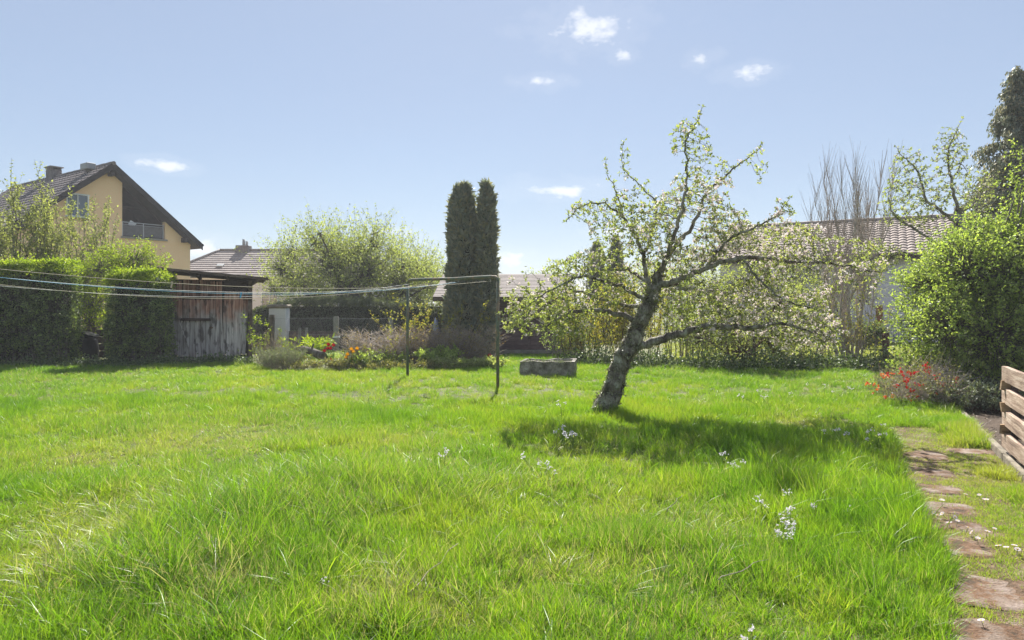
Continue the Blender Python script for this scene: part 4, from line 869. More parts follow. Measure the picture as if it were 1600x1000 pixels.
def second_apple():
    Y = 16.5; b = at(1478, 0, Y)
    T = [[(1478, 585, 0, .16), (1480, 500, 0, .14), (1490, 420, 0, .12), (1497, 360, 0, .10), (1498, 325, 0, .08)],
         [(1498, 330, 0, .07), (1488, 295, -.1, .055), (1483, 262, -.1, .042), (1482, 235, -.1, .03), (1492, 210, 0, .015), (1505, 186, 0, .006)],
         [(1498, 350, 0, .07), (1465, 325, -.3, .06), (1445, 308, -.4, .05), (1440, 285, -.4, .04), (1430, 262, -.4, .03), (1412, 245, -.4, .018), (1398, 228, -.4, .006)],
         [(1492, 400, 0, .06), (1450, 372, -.5, .05), (1420, 352, -.6, .045), (1398, 338, -.6, .035), (1390, 318, -.6, .02), (1388, 300, -.6, .01)],
         [(1488, 420, 0, .05), (1440, 400, -.8, .04), (1400, 395, -1.0, .03), (1365, 410, -1.2, .02), (1340, 420, -1.3, .01)],
         [(1486, 285, -.1, .03), (1500, 260, 0, .02), (1510, 240, .1, .01)], [(1495, 340, 0, .05), (1530, 310, .3, .035), (1548, 290, .4, .02), (1560, 270, .4, .01)]]
    Z = [(1420, 270, 32, 40, -.4, .5, 1), (1400, 320, 25, 40, -.6, .5, .8), (1485, 240, 28, 45, 0, .5, .9), (1445, 330, 30, 28, -.4, .6, .6), (1520, 300, 30, 40, .2, .6, .9), (1370, 400, 40, 25, -1.1, .5, .6), (1450, 300, 40, 30, -.3, .6, .6)]
    limb_tree('apple_tree', 'second apple tree with bare dark limbs behind the big green bush', (b.x, Y, 0), Y, T, Z, 4200, M['leaf_apple'], M['bark'], slim=.6, step=.10, di=.7, dk=.13, L=.06, rosette=5, prob=.6, tip_r=.004, rmin_leaf=.014, petals=(60, lambda p: np.ones(len(p))))
second_apple()
def column(name, label, px, Y, top, radii, group=None, n=15000, lobes=((0, 0, 1, 1),)):
    """columnar conifer of one or more upright lobes (dx, dy, height share, radius share) with ragged sprays"""
    c = at(px, 0, Y); base = (c.x, Y, 0); h0 = at(px, top, Y).z; root = empty(name, base); tag(root, label, 'conifer', group)
    zz = np.array([0, .1, .3, .6, .8, .92, 1.0]); rr = np.array(radii); acc = Acc(); PP = []; DD = []
    for li, (dx, dy, hs, rs) in enumerate(lobes):
        h = h0 * hs; tz = np.linspace(0, .96, 14); acc.add(*tube_arrays([(dx, dy, h * t) for t in tz], [max(.02, np.interp(t, zz, rr) * rs * .66) for t in tz], 10))
        m = int(n * rs * hs); z = rng.random(m); th = rng.uniform(0, 6.283, m)
        q = np.array([mnoise.noise((math.cos(a_) * 1.6 + li * 7, math.sin(a_) * 1.6, b_ * h * 1.9)) + .6 * mnoise.noise((math.cos(a_) * 3.4 + li * 3, math.sin(a_) * 3.4, b_ * h * 4.6)) for a_, b_ in zip(th, z)])
        r = np.interp(z, zz, rr) * rs * (1 + .38 * q) * (1 - np.abs(rng.normal(size=m)) * .10)
        keep = q > -.75; o = np.stack([np.cos(th), np.sin(th), np.zeros(m)], -1)
        PP.append((np.stack([np.cos(th) * r + dx, np.sin(th) * r + dy, z * h * 1.0], -1))[keep]); DD.append((o * .5 + np.array([0, 0, .8]) + rng.normal(size=(m, 3)) * .4)[keep])
    link('trunk', acc.mesh('trunk', M['shade_core']), None, root); P = np.concatenate(PP); D = np.concatenate(DD); Ls = rng.uniform(.06, .14, len(P)) * rng.choice([1, 1, 1, 1.9], len(P))  # trunk mesh is a wide filler core with inner shade in its colour
    link('crown', leaves_mesh('crown', P, D, Ls, Ls * .45, M['leaf_thuja'], up=0, bend=.3), None, root)
column('thuja', 'wider left column of the tall dark thuja pair', 723, 20.6, 291, [.58, .56, .48, .43, .37, .23, .03], 'tall thujas', 16000, ((.07, -.05, 1, .80), (-.14, .1, .985, .70)))
column('thuja', 'slimmer right column of the tall dark thuja pair', 760, 20.4, 289, [.31, .31, .28, .265, .23, .15, .03], 'tall thujas', 11000)
column('thuja', 'small dark conifer seen through the apple tree, farther left', 932, 30, 382, [.5, .5, .45, .4, .3, .18, .04], 'small conifers behind the apple tree', 4000)
column('thuja', 'small dark conifer seen through the apple tree, farther right', 962, 31, 372, [.55, .55, .5, .42, .3, .18, .04], 'small conifers behind the apple tree', 4000)
def spire_conifer():
    Y = 19.5; c = at(1588, 0, Y); root = empty('cypress_tree', (c.x, Y, 0)); tag(root, 'tall dark conifer with drooping sprays at the upper right edge', 'conifer'); h = 8.35
    link('trunk', tube_mesh('trunk', [(0, 0, -.05), (.03, 0, 3), (-.02, 0, 6), (0, 0, h)], [.2, .15, .08, .012], 9, M['bark_brown']), None, root)
    nb = 250; z = 1.6 + (h - 1.65) * rng.random(nb) ** .85; th = rng.uniform(0, 6.283, nb); ln = np.interp(z, [1.6, 3.2, 5.5, 6.9, 7.6, h], [1.75, 1.75, 1.3, .6, .38, .1]) * rng.uniform(.6, 1.12, nb)
    o = np.stack([np.cos(th), np.sin(th), np.zeros(nb)], -1); b0 = np.stack([0 * z, 0 * z, z], -1); t = np.linspace(0, 1, 6)
    acc = Acc(); Ps = []; Ds = []
    for i in range(nb):
        p = b0[i] + o[i] * ln[i] * t[:, None] + np.array([0, 0, 1]) * (ln[i] * (.42 * t - .62 * t ** 2))[:, None]; acc.add(*tube_arrays(p, np.linspace(.018, .004, 6), 4))
        m = int(190 * ln[i] + 26); s = rng.random(m) ** .7 * 5; k = np.minimum(s.astype(int), 4); q = p[k] + (p[k + 1] - p[k]) * (s - k)[:, None]
        w = .04 + .05 * ln[i]; q = q + rng.normal(size=(m, 3)) * np.array([w, w, .04]); q[:, 2] -= rng.exponential(.06, m); Ps.append(q); Ds.append(o[i] * .35 + np.array([0, 0, -.9]) + rng.normal(size=(m, 3)) * .35)
    link('branches', acc.mesh('branches', M['bark_brown']), None, root); P = np.concatenate(Ps); D = np.concatenate(Ds); Ls = rng.uniform(.05, .15, len(P))
    link('crown', leaves_mesh('crown', P, D, Ls, Ls * .42, M['leaf_conifer'], up=0), None, root)
spire_conifer()
def pale_tree():
    Y = 28; bl = [Bp(px, py, Y + rng.uniform(-1.4, 1.4), r) for px, py, r in ((440, 420, 22), (458, 398, 24), (494, 380, 24), (520, 392, 30), (560, 396, 30), (585, 382, 22), (612, 396, 24), (628, 420, 26), (500, 365, 12), (585, 365, 12), (665, 425, 18), (652, 428, 30), (520, 415, 48), (465, 440, 38), (575, 425, 48), (628, 450, 40), (668, 448, 22), (545, 455, 45), (490, 465, 40), (605, 470, 38), (430, 455, 26), (655, 475, 28))]
    blob_plant('cherry_tree', 'broad pale green spring tree behind the dark clipped hedge', 'tree', (at(550, 0, Y).x, Y, 0), bl, M['leaf_pale'], M['bark_grey'], .085, .048, twigs=105, tlen=1.05, lpt=13, stem_r=.09, spread=.2, up=1.0, shell=.0)
pale_tree()
shoot_plant('tall_shrub', 'tallest upright shrub with young leaves at the far left', 'shrub', (at(30, 0, 21).x, 21, 0), 58, (1.35, .9), (3.2, 5.8), .04, .06, M['leaf_shoot'], M['bark_grey'], L=.075, W=.042, side=28, slen=.65, lpt=14, rr=.026, rt=.005, s0=.2, upness=1.1, stem_leaves=9, group='upright shrubs before the yellow house')
shoot_plant('tall_shrub', 'lower upright shrub in front of the gable of the yellow house', 'shrub', (at(126, 0, 21.4).x, 21.4, 0), 34, (.85, .8), (2.8, 4.9), .045, .06, M['leaf_shoot'], M['bark_grey'], L=.07, W=.04, side=24, slen=.6, lpt=11, rr=.024, rt=.005, s0=.25, upness=1.1, stem_leaves=7, group='upright shrubs before the yellow house')
# ------------------------------------------------------------------ hedges and shrubs
hx0, hx1 = at(-90, 0, 17).x, at(101, 0, 17).x
hedge('clipped_hedge', 'long clipped hedge block at the left edge', ((hx0 + hx1) / 2, 17.35, 0), hx1 - hx0, .66, 2.55, M['leaf_hedge'], M['leaf_lime'], 2900, .062, group='clipped hedges', topfrac=.08)
hx0, hx1 = at(163, 0, 17.1).x, at(246, 0, 17.1).x
hedge('clipped_hedge', 'narrow clipped hedge block left of the shed', ((hx0 + hx1) / 2, 17.5, 0), hx1 - hx0, .75, 2.32, M['leaf_hedge'], M['leaf_lime'], 2900, .062, group='clipped hedges', topfrac=.10)
hx0, hx1 = at(392, 0, 24.2).x, at(694, 0, 24.2).x
hedge('dark_hedge', 'long dark rounded hedge behind the wire fence', ((hx0 + hx1) / 2, 24.6, 0), hx1 - hx0, 1.0, 1.62, M['leaf_dark'], M['leaf_dark'], 2600, .05, topround=.35, toplift=lambda x: 1 + .05 * np.sin(x * .9 + 2.2))
blob_plant('lime_shrub', 'lime green shrub filling the gap between the two hedges', 'shrub', (at(145, 0, 19.6).x, 19.6, 0), [Bp(px, py, 19.6 + rng.uniform(-.3, .4), r) for px, py, r in ((140, 440, 28), (150, 475, 26), (142, 505, 24), (130, 465, 22), (160, 420, 24))], M['leaf_lime'], M['bark_grey'], .06, .035, twigs=130, tlen=.35, lpt=10, stem_r=.03, up=.8)
blob_plant('lime_shrub', 'lime green shrub topping the narrow hedge before the house wall', 'shrub', (at(215, 0, 19.9).x, 19.9, 0), [Bp(px, py, 19.9 + rng.uniform(-.3, .3), r) for px, py, r in ((185, 415, 24), (212, 408, 26), (240, 420, 20), (200, 440, 26))], M['leaf_lime'], M['bark_grey'], .06, .035, twigs=120, tlen=.35, lpt=10, stem_r=.03, up=.8)
def big_bush():
    Y = 11.6; bl = [Bp(px, py, Y + dy, r) for px, py, r, dy in ((1452, 446, 34, .5), (1494, 404, 36, .2), (1538, 372, 32, .1), (1584, 380, 38, 0), (1520, 425, 60, -.4), (1580, 440, 60, -.5), (1444, 508, 38, .3), (1488, 512, 50, -.5), (1555, 525, 62, -.8), (1438, 568, 28, .3), (1478, 580, 40, -.3), (1545, 600, 42, -.8), (1600, 590, 45, -.9), (1650, 480, 75, -.5), (1650, 400, 50, 0), (1655, 560, 60, -.9), (1540, 460, 60, .9), (1600, 420, 60, 1.1), (1470, 450, 50, .8))]
    bl += [Bp(1600, 322, Y, 18), Bp(1598, 280, Y, 13), Bp(1612, 250, Y, 13), Bp(1625, 330, Y, 24)]
    blob_plant('mock_orange_bush', 'big dense green bush above the red flowering shrub', 'bush', (at(1545, 0, 11.3).x, 11.3, 0), bl, M['leaf_bush'], M['bark_grey'], .05, .028, twigs=210, tlen=.32, lpt=13, stem_r=.03, spread=.35, up=.35, shell=.25, subst=2)
big_bush()
def bare_shrub():
    b = (at(1324, 0, 18.2).x, 18.2, 0)
    shoot_plant('bare_tree', 'many stemmed bare tree with upright grey twigs before the tiled roof', 'tree', b, 18, (.32, .28), (3.8, 5.4), .13, .07, None, M['twig_grey'], side=80, slen=1.2, lpt=0, rr=.034, rt=.0042, s0=.3, upness=2.6, segs=10)
    shoot_plant('forsythia', 'yellow green shoots round the foot of the bare tree', 'shrub', (b[0] + .1, 17.9, 0), 26, (.8, .4), (1.0, 2.0), .12, .03, M['leaf_forsythia'], M['twig'], L=.055, W=.026, side=6, slen=.35, lpt=7, rr=.010, rt=.003)
bare_shrub()
for px, Y, n, br, hts, lf, lab in ((930, 18.6, 44, (.9, .5), (1.2, 2.1), 'leaf_forsythia', 'forsythia bush with rusty stems left of the leaning trunk'), (1000, 18.9, 40, (.9, .5), (1.6, 2.6), 'leaf_forsythia', 'forsythia bush directly behind the leaning trunk'),
                                (1085, 18.8, 40, (.9, .5), (1.5, 2.5), 'leaf_lime', 'yellow green bush behind the reddish lower limb of the apple tree'), (1250, 18.9, 36, (.9, .5), (1.3, 2.4), 'leaf_pale', 'pale leafy bush left of the bare tree'), (880, 19.4, 26, (.5, .4), (.8, 1.5), 'leaf_bush', 'green bush at the right corner of the timber garage')):
    shoot_plant('forsythia', lab, 'shrub', (at(px, 0, Y).x, Y, 0), n, br, hts, .10, .03, M[lf], M['twig'] if lf != 'leaf_forsythia' else M['bark_brown'], L=.06, W=.03, side=14, slen=.42, lpt=10, rr=.012, rt=.003, s0=.12, group='bushes behind the apple tree')
blob_plant('hazel_bush', 'dark stemmed leafy bush under the right side of the apple tree', 'shrub', (at(1165, 0, 17.4).x, 17.4, 0), [Bp(px, py, 17.4 + rng.uniform(-.4, .6), r) for px, py, r in ((1120, 470, 40), (1165, 450, 42), (1210, 470, 40), (1140, 520, 40), (1195, 525, 42), (1235, 510, 30), (1100, 530, 30), (1160, 552, 30), (1215, 552, 28))], M['leaf_pale'], M['bark_brown'], .065, .036, twigs=120, tlen=.4, lpt=10, stem_r=.045, spread=.25, up=.3, group='bushes behind the apple tree')
blob_plant('elder_bush', 'pale leafy bush screening the lilac grey wall beside the bare tree', 'shrub', (at(1290, 0, 20.4).x, 20.4, 0), [Bp(px, py, 20.4 + rng.uniform(-.4, .5), r) for px, py, r in ((1245, 440, 30), (1275, 420, 30), (1300, 455, 30), (1262, 480, 34), (1345, 430, 24), (1310, 500, 26), (1350, 465, 22), (1225, 490, 28))], M['leaf_pale'], M['bark_grey'], .07, .036, twigs=75, tlen=.5, lpt=9, stem_r=.03, spread=.25, up=.5, group='bushes behind the apple tree')
blob_plant('round_bush', 'small clipped ball bush in front of the pale bar fence', 'bush', (at(1362, 0, 23).x, 23, 0), [Bp(1362, 522, 23, 19), Bp(1352, 526, 23, 14), Bp(1374, 526, 23, 14)], M['leaf_hedge'], M['bark_brown'], .05, .03, twigs=260, tlen=.12, lpt=9, stem_r=.03, up=.1)
for px, py, r, Y, lab in ((1010, 440, 34, 44, 'far green tree seen through the crown of the apple tree'), (1080, 430, 36, 47, 'far olive tree seen behind the apple blossom'), (850, 455, 24, 42, 'far low tree right above the garage roof'), (655, 425, 26, 46, 'far small tree left of the thuja pair'), (700, 440, 22, 48, 'far shrubby tree just behind the thujas')):
    blob_plant('garden_tree', lab, 'tree', (at(px, 0, Y).x, Y, 0), [Bp(px + dx, py + dy, Y, r) for dx, dy in ((0, 0), (-r * .9, r * .7), (r * .9, r * .6), (0, r * 1.2))], M['leaf_pale'], M['bark_grey'], .16, .09, twigs=90, tlen=.8, lpt=9, stem_r=.1, up=.5, group='far trees')

# ------------------------------------------------------------------ garden bed and low planting
def bedmound(name, label, px, Y, hts, n, br, leaf, bark, **k):
    d = dict(L=.045, W=.02, side=6, slen=.2, lpt=7, rr=.006, rt=.002, s0=.1); d.update(k)
    return shoot_plant(name, label, k.pop('cat', 'shrub') if False else 'shrub', (at(px, 0, Y).x, Y, 0), n, br, hts, d.pop('lean', .3), d.pop('wob', .02), M[leaf] if leaf else None, M[bark], **d)
gb = 'garden bed plants'
bedmound('lavender', 'grey green lavender mound at the left end of the flower bed', 440, 16.5, (.25, .5), 110, (.42, .3), 'leaf_grey', 'twig', lean=.35, lpt=12, L=.035, W=.008)
bedmound('dry_perennial', 'dry pinkish brown stalks behind the lavender mound', 432, 17.4, (.5, .9), 90, (.5, .3), 'leaf_rust', 'twig', lean=.15, lpt=2, L=.02, W=.008, side=5)
bedmound('sapling', 'yellow green sapling against the leaning fence post', 413, 17.8, (.8, 1.35), 9, (.3, .2), 'leaf_lime', 'bark_brown', lean=.25, lpt=9, L=.06, W=.03, side=6)
bedmound('day_lily', 'bright green leafy clump beside the fallen log', 480, 19.6, (.35, .6), 40, (.5, .3), 'leaf_lime', 'stem', lean=.5, lpt=4, L=.14, W=.03, side=3)
bedmound('rose_bush', 'tangled grey twiggy rose bush left of the clothesline post', 603, 17.4, (.5, .95), 100, (.85, .5), 'leaf_rust', 'twig_grey', lean=.35, lpt=2, L=.035, W=.018, side=16, slen=.5, rr=.011, rt=.0055, upness=.3, wob=.05)
bedmound('rose_bush', 'tangled brown twiggy bush right of the clothesline post', 695, 17.6, (.55, 1.0), 140, (1.0, .5), 'leaf_rust', 'twig', lean=.4, lpt=2, L=.035, W=.018, side=16, slen=.5, rr=.011, rt=.0055, upness=.25, wob=.05)
bedmound('forsythia', 'arching yellow leaved twigs rising above the brown twiggy bush', 690, 17.5, (1.1, 1.75), 20, (.8, .4), 'leaf_forsythia', 'bark_brown', lean=.42, lpt=9, L=.055, W=.028, side=5, slen=.3, rr=.007)
bedmound('forsythia', 'yellow leaved twigs behind the left clothesline post', 625, 17.4, (.9, 1.4), 18, (.6, .4), 'leaf_forsythia', 'bark_brown', lean=.3, lpt=8, L=.05, W=.026, side=5, slen=.3, rr=.007)
bedmound('perennial', 'rusty leaved perennial beside the yellow tulips', 566, 16.8, (.3, .55), 40, (.45, .25), 'leaf_quince', 'twig', lean=.3, lpt=5, L=.05, W=.025)
bedmound('perennial', 'fresh green leafy perennial left of the clothesline post', 595, 16.6, (.2, .42), 40, (.5, .3), 'leaf_bush', 'stem', lean=.35, lpt=8, L=.06, W=.03)
bedmound('perennial', 'broad green leafy perennial right of the clothesline post', 683, 16.6, (.25, .48), 45, (.4, .3), 'leaf_bush', 'stem', lean=.35, lpt=9, L=.07, W=.035)
bedmound('ground_cover', 'pale variegated ground cover at the right end of the bed', 735, 16.2, (.1, .26), 80, (.8, .3), 'leaf_pale', 'stem', lean=.4, lpt=9, L=.06, W=.035)
bedmound('ground_cover', 'low yellowish weeds along the middle of the bed edge', 640, 15.9, (.06, .2), 60, (1.2, .2), 'leaf_quince', 'stem', lean=.4, lpt=7, L=.05, W=.025)
bedmound('ground_cover', 'low weedy strip in front of the red tulips', 505, 16.3, (.08, .24), 70, (.9, .25), 'leaf_quince', 'twig', lean=.4, lpt=7, L=.05, W=.022)
def log():
    a, b = at(466, 541, 19.5), at(506, 551, 18.6)
    h = empty('fallen_log', ((a.x + b.x) / 2, (a.y + b.y) / 2, 0)); tag(h, 'short weathered log lying in the flower bed', 'log')
    p = np.array([(a.x, a.y, .30), ((a.x + b.x) / 2, (a.y + b.y) / 2, .24), (b.x, b.y, .11)]) - np.array(h.location)
    link('trunk', tube_mesh('log', p, [.09, .1, .12], 10, M['bark_grey']), None, h)
    link('branch_stub', tube_mesh('stub', [p[1], p[1] + np.array([.1, -.05, .2])], [.035, .02], 6, M['bark_grey']), None, h)
log()
def tulip(px, py, Y, mat, label, group, sc=1.0, cat='tulip'):
    t = at(px, py, Y); h = empty('tulip', (t.x, Y, 0)); tag(h, label, cat, group); hh = t.z
    link('stem', tube_mesh('stem', [(0, 0, -.02), (rng.normal() * .015, 0, hh * .5), (0, 0, hh - .03)], .006, 5, M['stem']), None, h)
    n = 6; V = []; F_ = []
    for k in range(n):                               # cupped petals
        a = k * 2 * math.pi / n + (.3 if k % 2 else 0); c, s_ = math.cos(a), math.sin(a); o = len(V)
        for r, z, w in ((.008, 0, .016), (.034, .03, .03), (.034, .06, .026), (.022, .085, .004)):
            V += [((c * r - s_ * w) * sc, (s_ * r + c * w) * sc, hh - .03 + z * sc), ((c * r + s_ * w) * sc, (s_ * r - c * w) * sc, hh - .03 + z * sc)]
        F_ += [(o + i * 2, o + i * 2 + 1, o + i * 2 + 3, o + i * 2 + 2) for i in range(3)]
    link('flower', polymesh('flower', V, F_, mat), None, h)
    for k in range(3): 
        a = rng.uniform(0, 6.28); d = np.array([math.cos(a), math.sin(a), 0]); P = [np.array([0, 0, .0]), d * .04 + np.array([0, 0, hh * .35]), d * .12 + np.array([0, 0, hh * .6])]; w = np.array([-d[1], d[0], 0])
        link('leaf', polymesh('leaf', [P[0] - w * .012, P[0] + w * .012, P[1] - w * .024, P[1] + w * .024, P[2]], [(0, 1, 3, 2), (2, 3, 4)], M['stem']), None, h)
for px, py in ((513, 539), (521, 540), (512, 545), (507, 549), (516, 545)): tulip(px, py, 18.7, M['petal_red'], 'red tulip in the cluster before the concrete fence post', 'red tulips by the fence post', 1.1)
tulip(517, 563, 17.0, M['petal_red'], 'single dark red tulip low in front of the red cluster', 'single tulips', 1.0)
for px, py in ((549, 546), (558, 545), (552, 550), (543, 554), (541, 559)): tulip(px, py, 16.35, M['petal_yellow'], 'yellow tulip left of the rusty leaved perennial', 'yellow tulips', .95)
tulip(765, 557, 16.9, M['petal_red'], 'lone red tulip between the clothesline post and the garage', 'single tulips', 1.2)
def ivy_band(name, label, pts, h, w, n, leaf, L=.07):
    """low leafy cover along a line of (column, depth)"""
    q = np.array([(at(px, 0, Y).x, Y) for px, Y in pts]); t = rng.uniform(0, len(q) - 1.001, n); i = t.astype(int); f = (t - i)[:, None]; xy = q[i] + (q[i + 1] - q[i]) * f + rng.normal(size=(n, 2)) * np.array([.1, w])
    z = np.abs(rng.normal(size=n)) * h * (.5 + .5 * np.abs(np.sin(xy[:, 0] * 2.3))) + .01; P = np.stack([xy[:, 0], xy[:, 1], z], -1)
    D = rng.normal(size=(n, 3)) + np.array([0, -.3, .5]); Ls = L * rng.uniform(.5, 1.3, n)
    o = link(name, leaves_mesh(name, P, D, Ls, Ls * .75, M[leaf])); tag(o, label, 'ground cover', None, 'stuff')
ivy_band('ivy', 'dark ivy carpet along the foot of the bushes behind the lawn', [(880, 17.6), (980, 16.9), (1100, 16.5), (1220, 16.3), (1330, 16.4), (1420, 15.6)], .22, .35, 9000, 'leaf_ivy')
def litter():
    n = 1500; t = rng.uniform(-4.5, 3.0, n); s_ = rng.uniform(.1, 3.0, n); x = EP[0] + U[0] * t + Vn[0] * s_; y = EP[1] + U[1] * t + Vn[1] * s_
    P = np.stack([x, y, np.full(n, .012) + rng.random(n) * .01], -1); D = rng.normal(size=(n, 3)) * np.array([1, 1, .25]); Ls = rng.uniform(.02, .06, n)
    o = link('leaf_litter', leaves_mesh('leaf_litter', P, D, Ls, Ls * .5, M['litter'], up=1.5)); tag(o, 'dry brown leaves scattered over the soil bed', 'leaf litter', None, 'stuff')
M['litter'] = leaf_mat('dry_leaves', [(.10, .065, .04), (.18, .12, .07), (.27, .20, .13)], .15, gain=1)
litter()
ivy_band('hedge_weeds', 'low dark weeds along the foot of the hedges and the shed', [(-60, 16.75), (100, 16.75), (200, 16.85), (300, 17.3), (390, 17.7)], .12, .18, 5200, 'leaf_ivy', .06)
def quince():
    Y = 10.6; c = gp(1440, 640); b = np.array([c.x + .1, 10.3, 0])
    bl = [Bp(px, py, Yy, r) for px, py, Yy, r in ((1385, 607, 10.9, 22), (1420, 597, 10.6, 26), (1455, 592, 10.5, 26), (1485, 600, 10.3, 24), (1405, 622, 10.2, 20), (1440, 618, 10.1, 24), (1475, 618, 10.0, 22))]
    root = blob_plant('quince_bush', 'low spreading shrub with red and orange flowers before the big bush', 'shrub', b, bl, M['leaf_quince'], M['twig_grey'], .032, .018, twigs=120, tlen=.22, lpt=4, stem_r=.008, spread=.35, up=.25, subst=2)
    fl = [(1377, 585), (1388, 587), (1394, 588), (1408, 584), (1410, 588), (1421, 582), (1426, 585), (1429, 581), (1446, 572), (1449, 571), (1464, 588), (1418, 596), (1415, 593), (1432, 603), (1440, 601), (1420, 607), (1427, 613), (1467, 603), (1471, 600), (1491, 596), (1493, 592), (1487, 607), (1492, 606), (1418, 622), (1423, 627), (1432, 624), (1436, 629), (1420, 630), (1428, 630), (1443, 626), (1433, 621), (1384, 621), (1393, 620), (1354, 598), (1368, 600), (1370, 609), (1450, 581), (1498, 613), (1402, 603), (1461, 612)]
    C = []; orange = []
    for px, py in fl:
        for k in range(5): p = np.array(at(px + rng.normal() * 3, py + rng.normal() * 2.5, 10.15 + rng.normal() * .12)) - b; C.append(p); orange.append(px < 1400 and rng.random() < .7)
    C = np.array(C); orange = np.array(orange)
    for nm, msk, mt in (('red_flowers', ~orange, 'petal_red'), ('orange_flowers', orange, 'petal_orange')):
        q = np.repeat(C[msk], 5, 0); link(nm, leaves_mesh(nm, q, rng.normal(size=(len(q), 3)) + np.array([0, -.5, .4]), .026, .024, M[mt], fold=.15), None, root)
quince()
bedmound('silver_shrub', 'silvery leaved low shrub between the red shrub and the compost bin', 1512, 9.9, (.2, .42), 80, (.5, .25), 'leaf_grey', 'bark_brown', lean=.35, lpt=9, L=.035, W=.018, slen=.22)
bedmound('silver_shrub', 'dark silvery shrub against the far corner of the compost bin', 1562, 9.75, (.2, .42), 50, (.3, .25), 'leaf_grey', 'bark_brown', lean=.3, lpt=9, L=.035, W=.018, slen=.22)
bedmound('ground_cover', 'yellow green seedling leaves sprouting behind the red flowers', 1448, 11.2, (.5, .75), 14, (.2, .2), 'leaf_lime', 'stem', lean=.2, lpt=8, L=.06, W=.03)

# ------------------------------------------------------------------ grass
def grass_mat(name, greens, straw, trans=.5):
    """blade colour from tuft values: 'tint' (dark to yellow green) and 'dry' (towards straw)"""
    m, nt, N, L, out = newmat(name)
    def inst(nm): a = N.new('ShaderNodeAttribute'); a.attribute_type = 'INSTANCER'; a.attribute_name = nm; return a.outputs['Fac']
    r = ramp(N, [(i / (len(greens) - 1), c) for i, c in enumerate(greens)])
    a = N.new('ShaderNodeAttribute'); a.attribute_name = 'rnd'
    ma = N.new('ShaderNodeMath'); ma.operation = 'MULTIPLY_ADD'; L.new(a.outputs['Fac'], ma.inputs[0]); ma.inputs[1].default_value = .35; L.new(inst('tint'), ma.inputs[2])
    L.new(ma.outputs[0], r.inputs[0])
    md = N.new('ShaderNodeMath'); md.operation = 'ADD'; L.new(inst('dry'), md.inputs[0]); L.new(a.outputs['Fac'], md.inputs[1])
    cut = N.new('ShaderNodeMapRange'); L.new(md.outputs[0], cut.inputs[0]); cut.inputs[1].default_value = .93; cut.inputs[2].default_value = 1.02
    mx = N.new('ShaderNodeMix'); mx.data_type = 'RGBA'; L.new(cut.outputs[0], mx.inputs['Factor']); L.new(r.outputs[0], mx.inputs['A']); mx.inputs['B'].default_value = (*straw, 1)
    p = N.new('ShaderNodeBsdfPrincipled'); p.inputs['Roughness'].default_value = .42; p.inputs['Specular IOR Level'].default_value = .45; L.new(mx.outputs['Result'], p.inputs['Base Color'])
    t = N.new('ShaderNodeBsdfTranslucent'); mu = N.new('ShaderNodeMix'); mu.data_type = 'RGBA'; mu.blend_type = 'MULTIPLY'; mu.inputs['Factor'].default_value = 1
    L.new(mx.outputs['Result'], mu.inputs['A']); mu.inputs['B'].default_value = (1.25, 1.3, .55, 1); L.new(mu.outputs['Result'], t.inputs[0])
    ms = N.new('ShaderNodeMixShader'); ms.inputs[0].default_value = trans; L.new(p.outputs[0], ms.inputs[1]); L.new(t.outputs[0], ms.inputs[2]); L.new(ms.outputs[0], out.inputs[0]); return m
M['grass'] = grass_mat('grass_blades', [(.05, .125, .016), (.105, .225, .02), (.18, .32, .024), (.26, .36, .034), (.34, .365, .065)], (.36, .34, .21))
def tuft(name, n, rad, h, w, curl, lean, segs=3, flat=0.0):
    a = rng.uniform(0, 6.283, n); q = np.sqrt(rng.random(n)) * rad; b = np.stack([np.cos(a) * q, np.sin(a) * q, np.full(n, -.012)], -1)
    th = rng.uniform(0, 6.283, n); d = np.stack([np.cos(th), np.sin(th), np.zeros(n)], -1) * .8 + b / max(rad, .01) * .5; d[:, 2] = 0
    hh = h * rng.uniform(.45, 1.15, n) * (1 - .35 * q / rad); le = lean * rng.uniform(.2, 1.2, n); cu = curl * rng.uniform(.2, 1.4, n); ww = w * rng.uniform(.6, 1.3, n)
    f = rng.uniform(0, 6.283, n); side = np.stack([np.cos(f), np.sin(f), np.zeros(n)], -1); V = []
    for k in range(segs + 1):
        t = k / segs; c = b + d * (hh * (le * t + cu * t * t))[:, None] + np.array([0, 0, 1]) * (hh * (t - .45 * cu * t * t - flat * t))[:, None]; wk = ww * (1 - t) ** .6 * (1 if k else .7)
        V += [c - side * (wk / 2)[:, None], c + side * (wk / 2)[:, None]] if k < segs else [c]
    nv = 2 * segs + 1; V = np.stack(V, 1).reshape(-1, 3); o = np.arange(n)[:, None] * nv; T = []
    for k in range(segs):
        i = 2 * k
        if k < segs - 1: T += [o + np.array([[i, i + 1, i + 3]]), o + np.array([[i, i + 3, i + 2]])]
        else: T += [o + np.array([[i, i + 1, i + 2]])]
    T = np.concatenate(T, 0); r = np.tile(rng.random(n), 2 * segs - 1)
    return bpy.data.objects.new(name, npmesh(name, V, T, M['grass'], True, rnd=r))
tufts = bpy.data.collections.new('tuft_kinds')
specs = []
for k in range(4): specs.append((34, .075, .11, .0052, .5, .35))       # 0-3 short fine lawn
for k in range(4): specs.append((36, .075, .19, .0058, .55, .3))       # 4-7 long lush
for k in range(3): specs.append((26, .06, .30, .0066, .95, .45))       # 8-10 long arching
for k in range(3): specs.append((40, .075, .05, .004, .5, .5))         # 11-13 cropped, path
for k in range(2): specs.append((60, .085, .13, .006, .5, .35))        # 14-15 far, coarse
for k in range(2): specs.append((11, .03, .12, .017, 1.1, .6))          # 16-17 broad-leaved weeds
for k, sp in enumerate(specs): tufts.objects.link(tuft('tuft_%02d' % k, *sp))
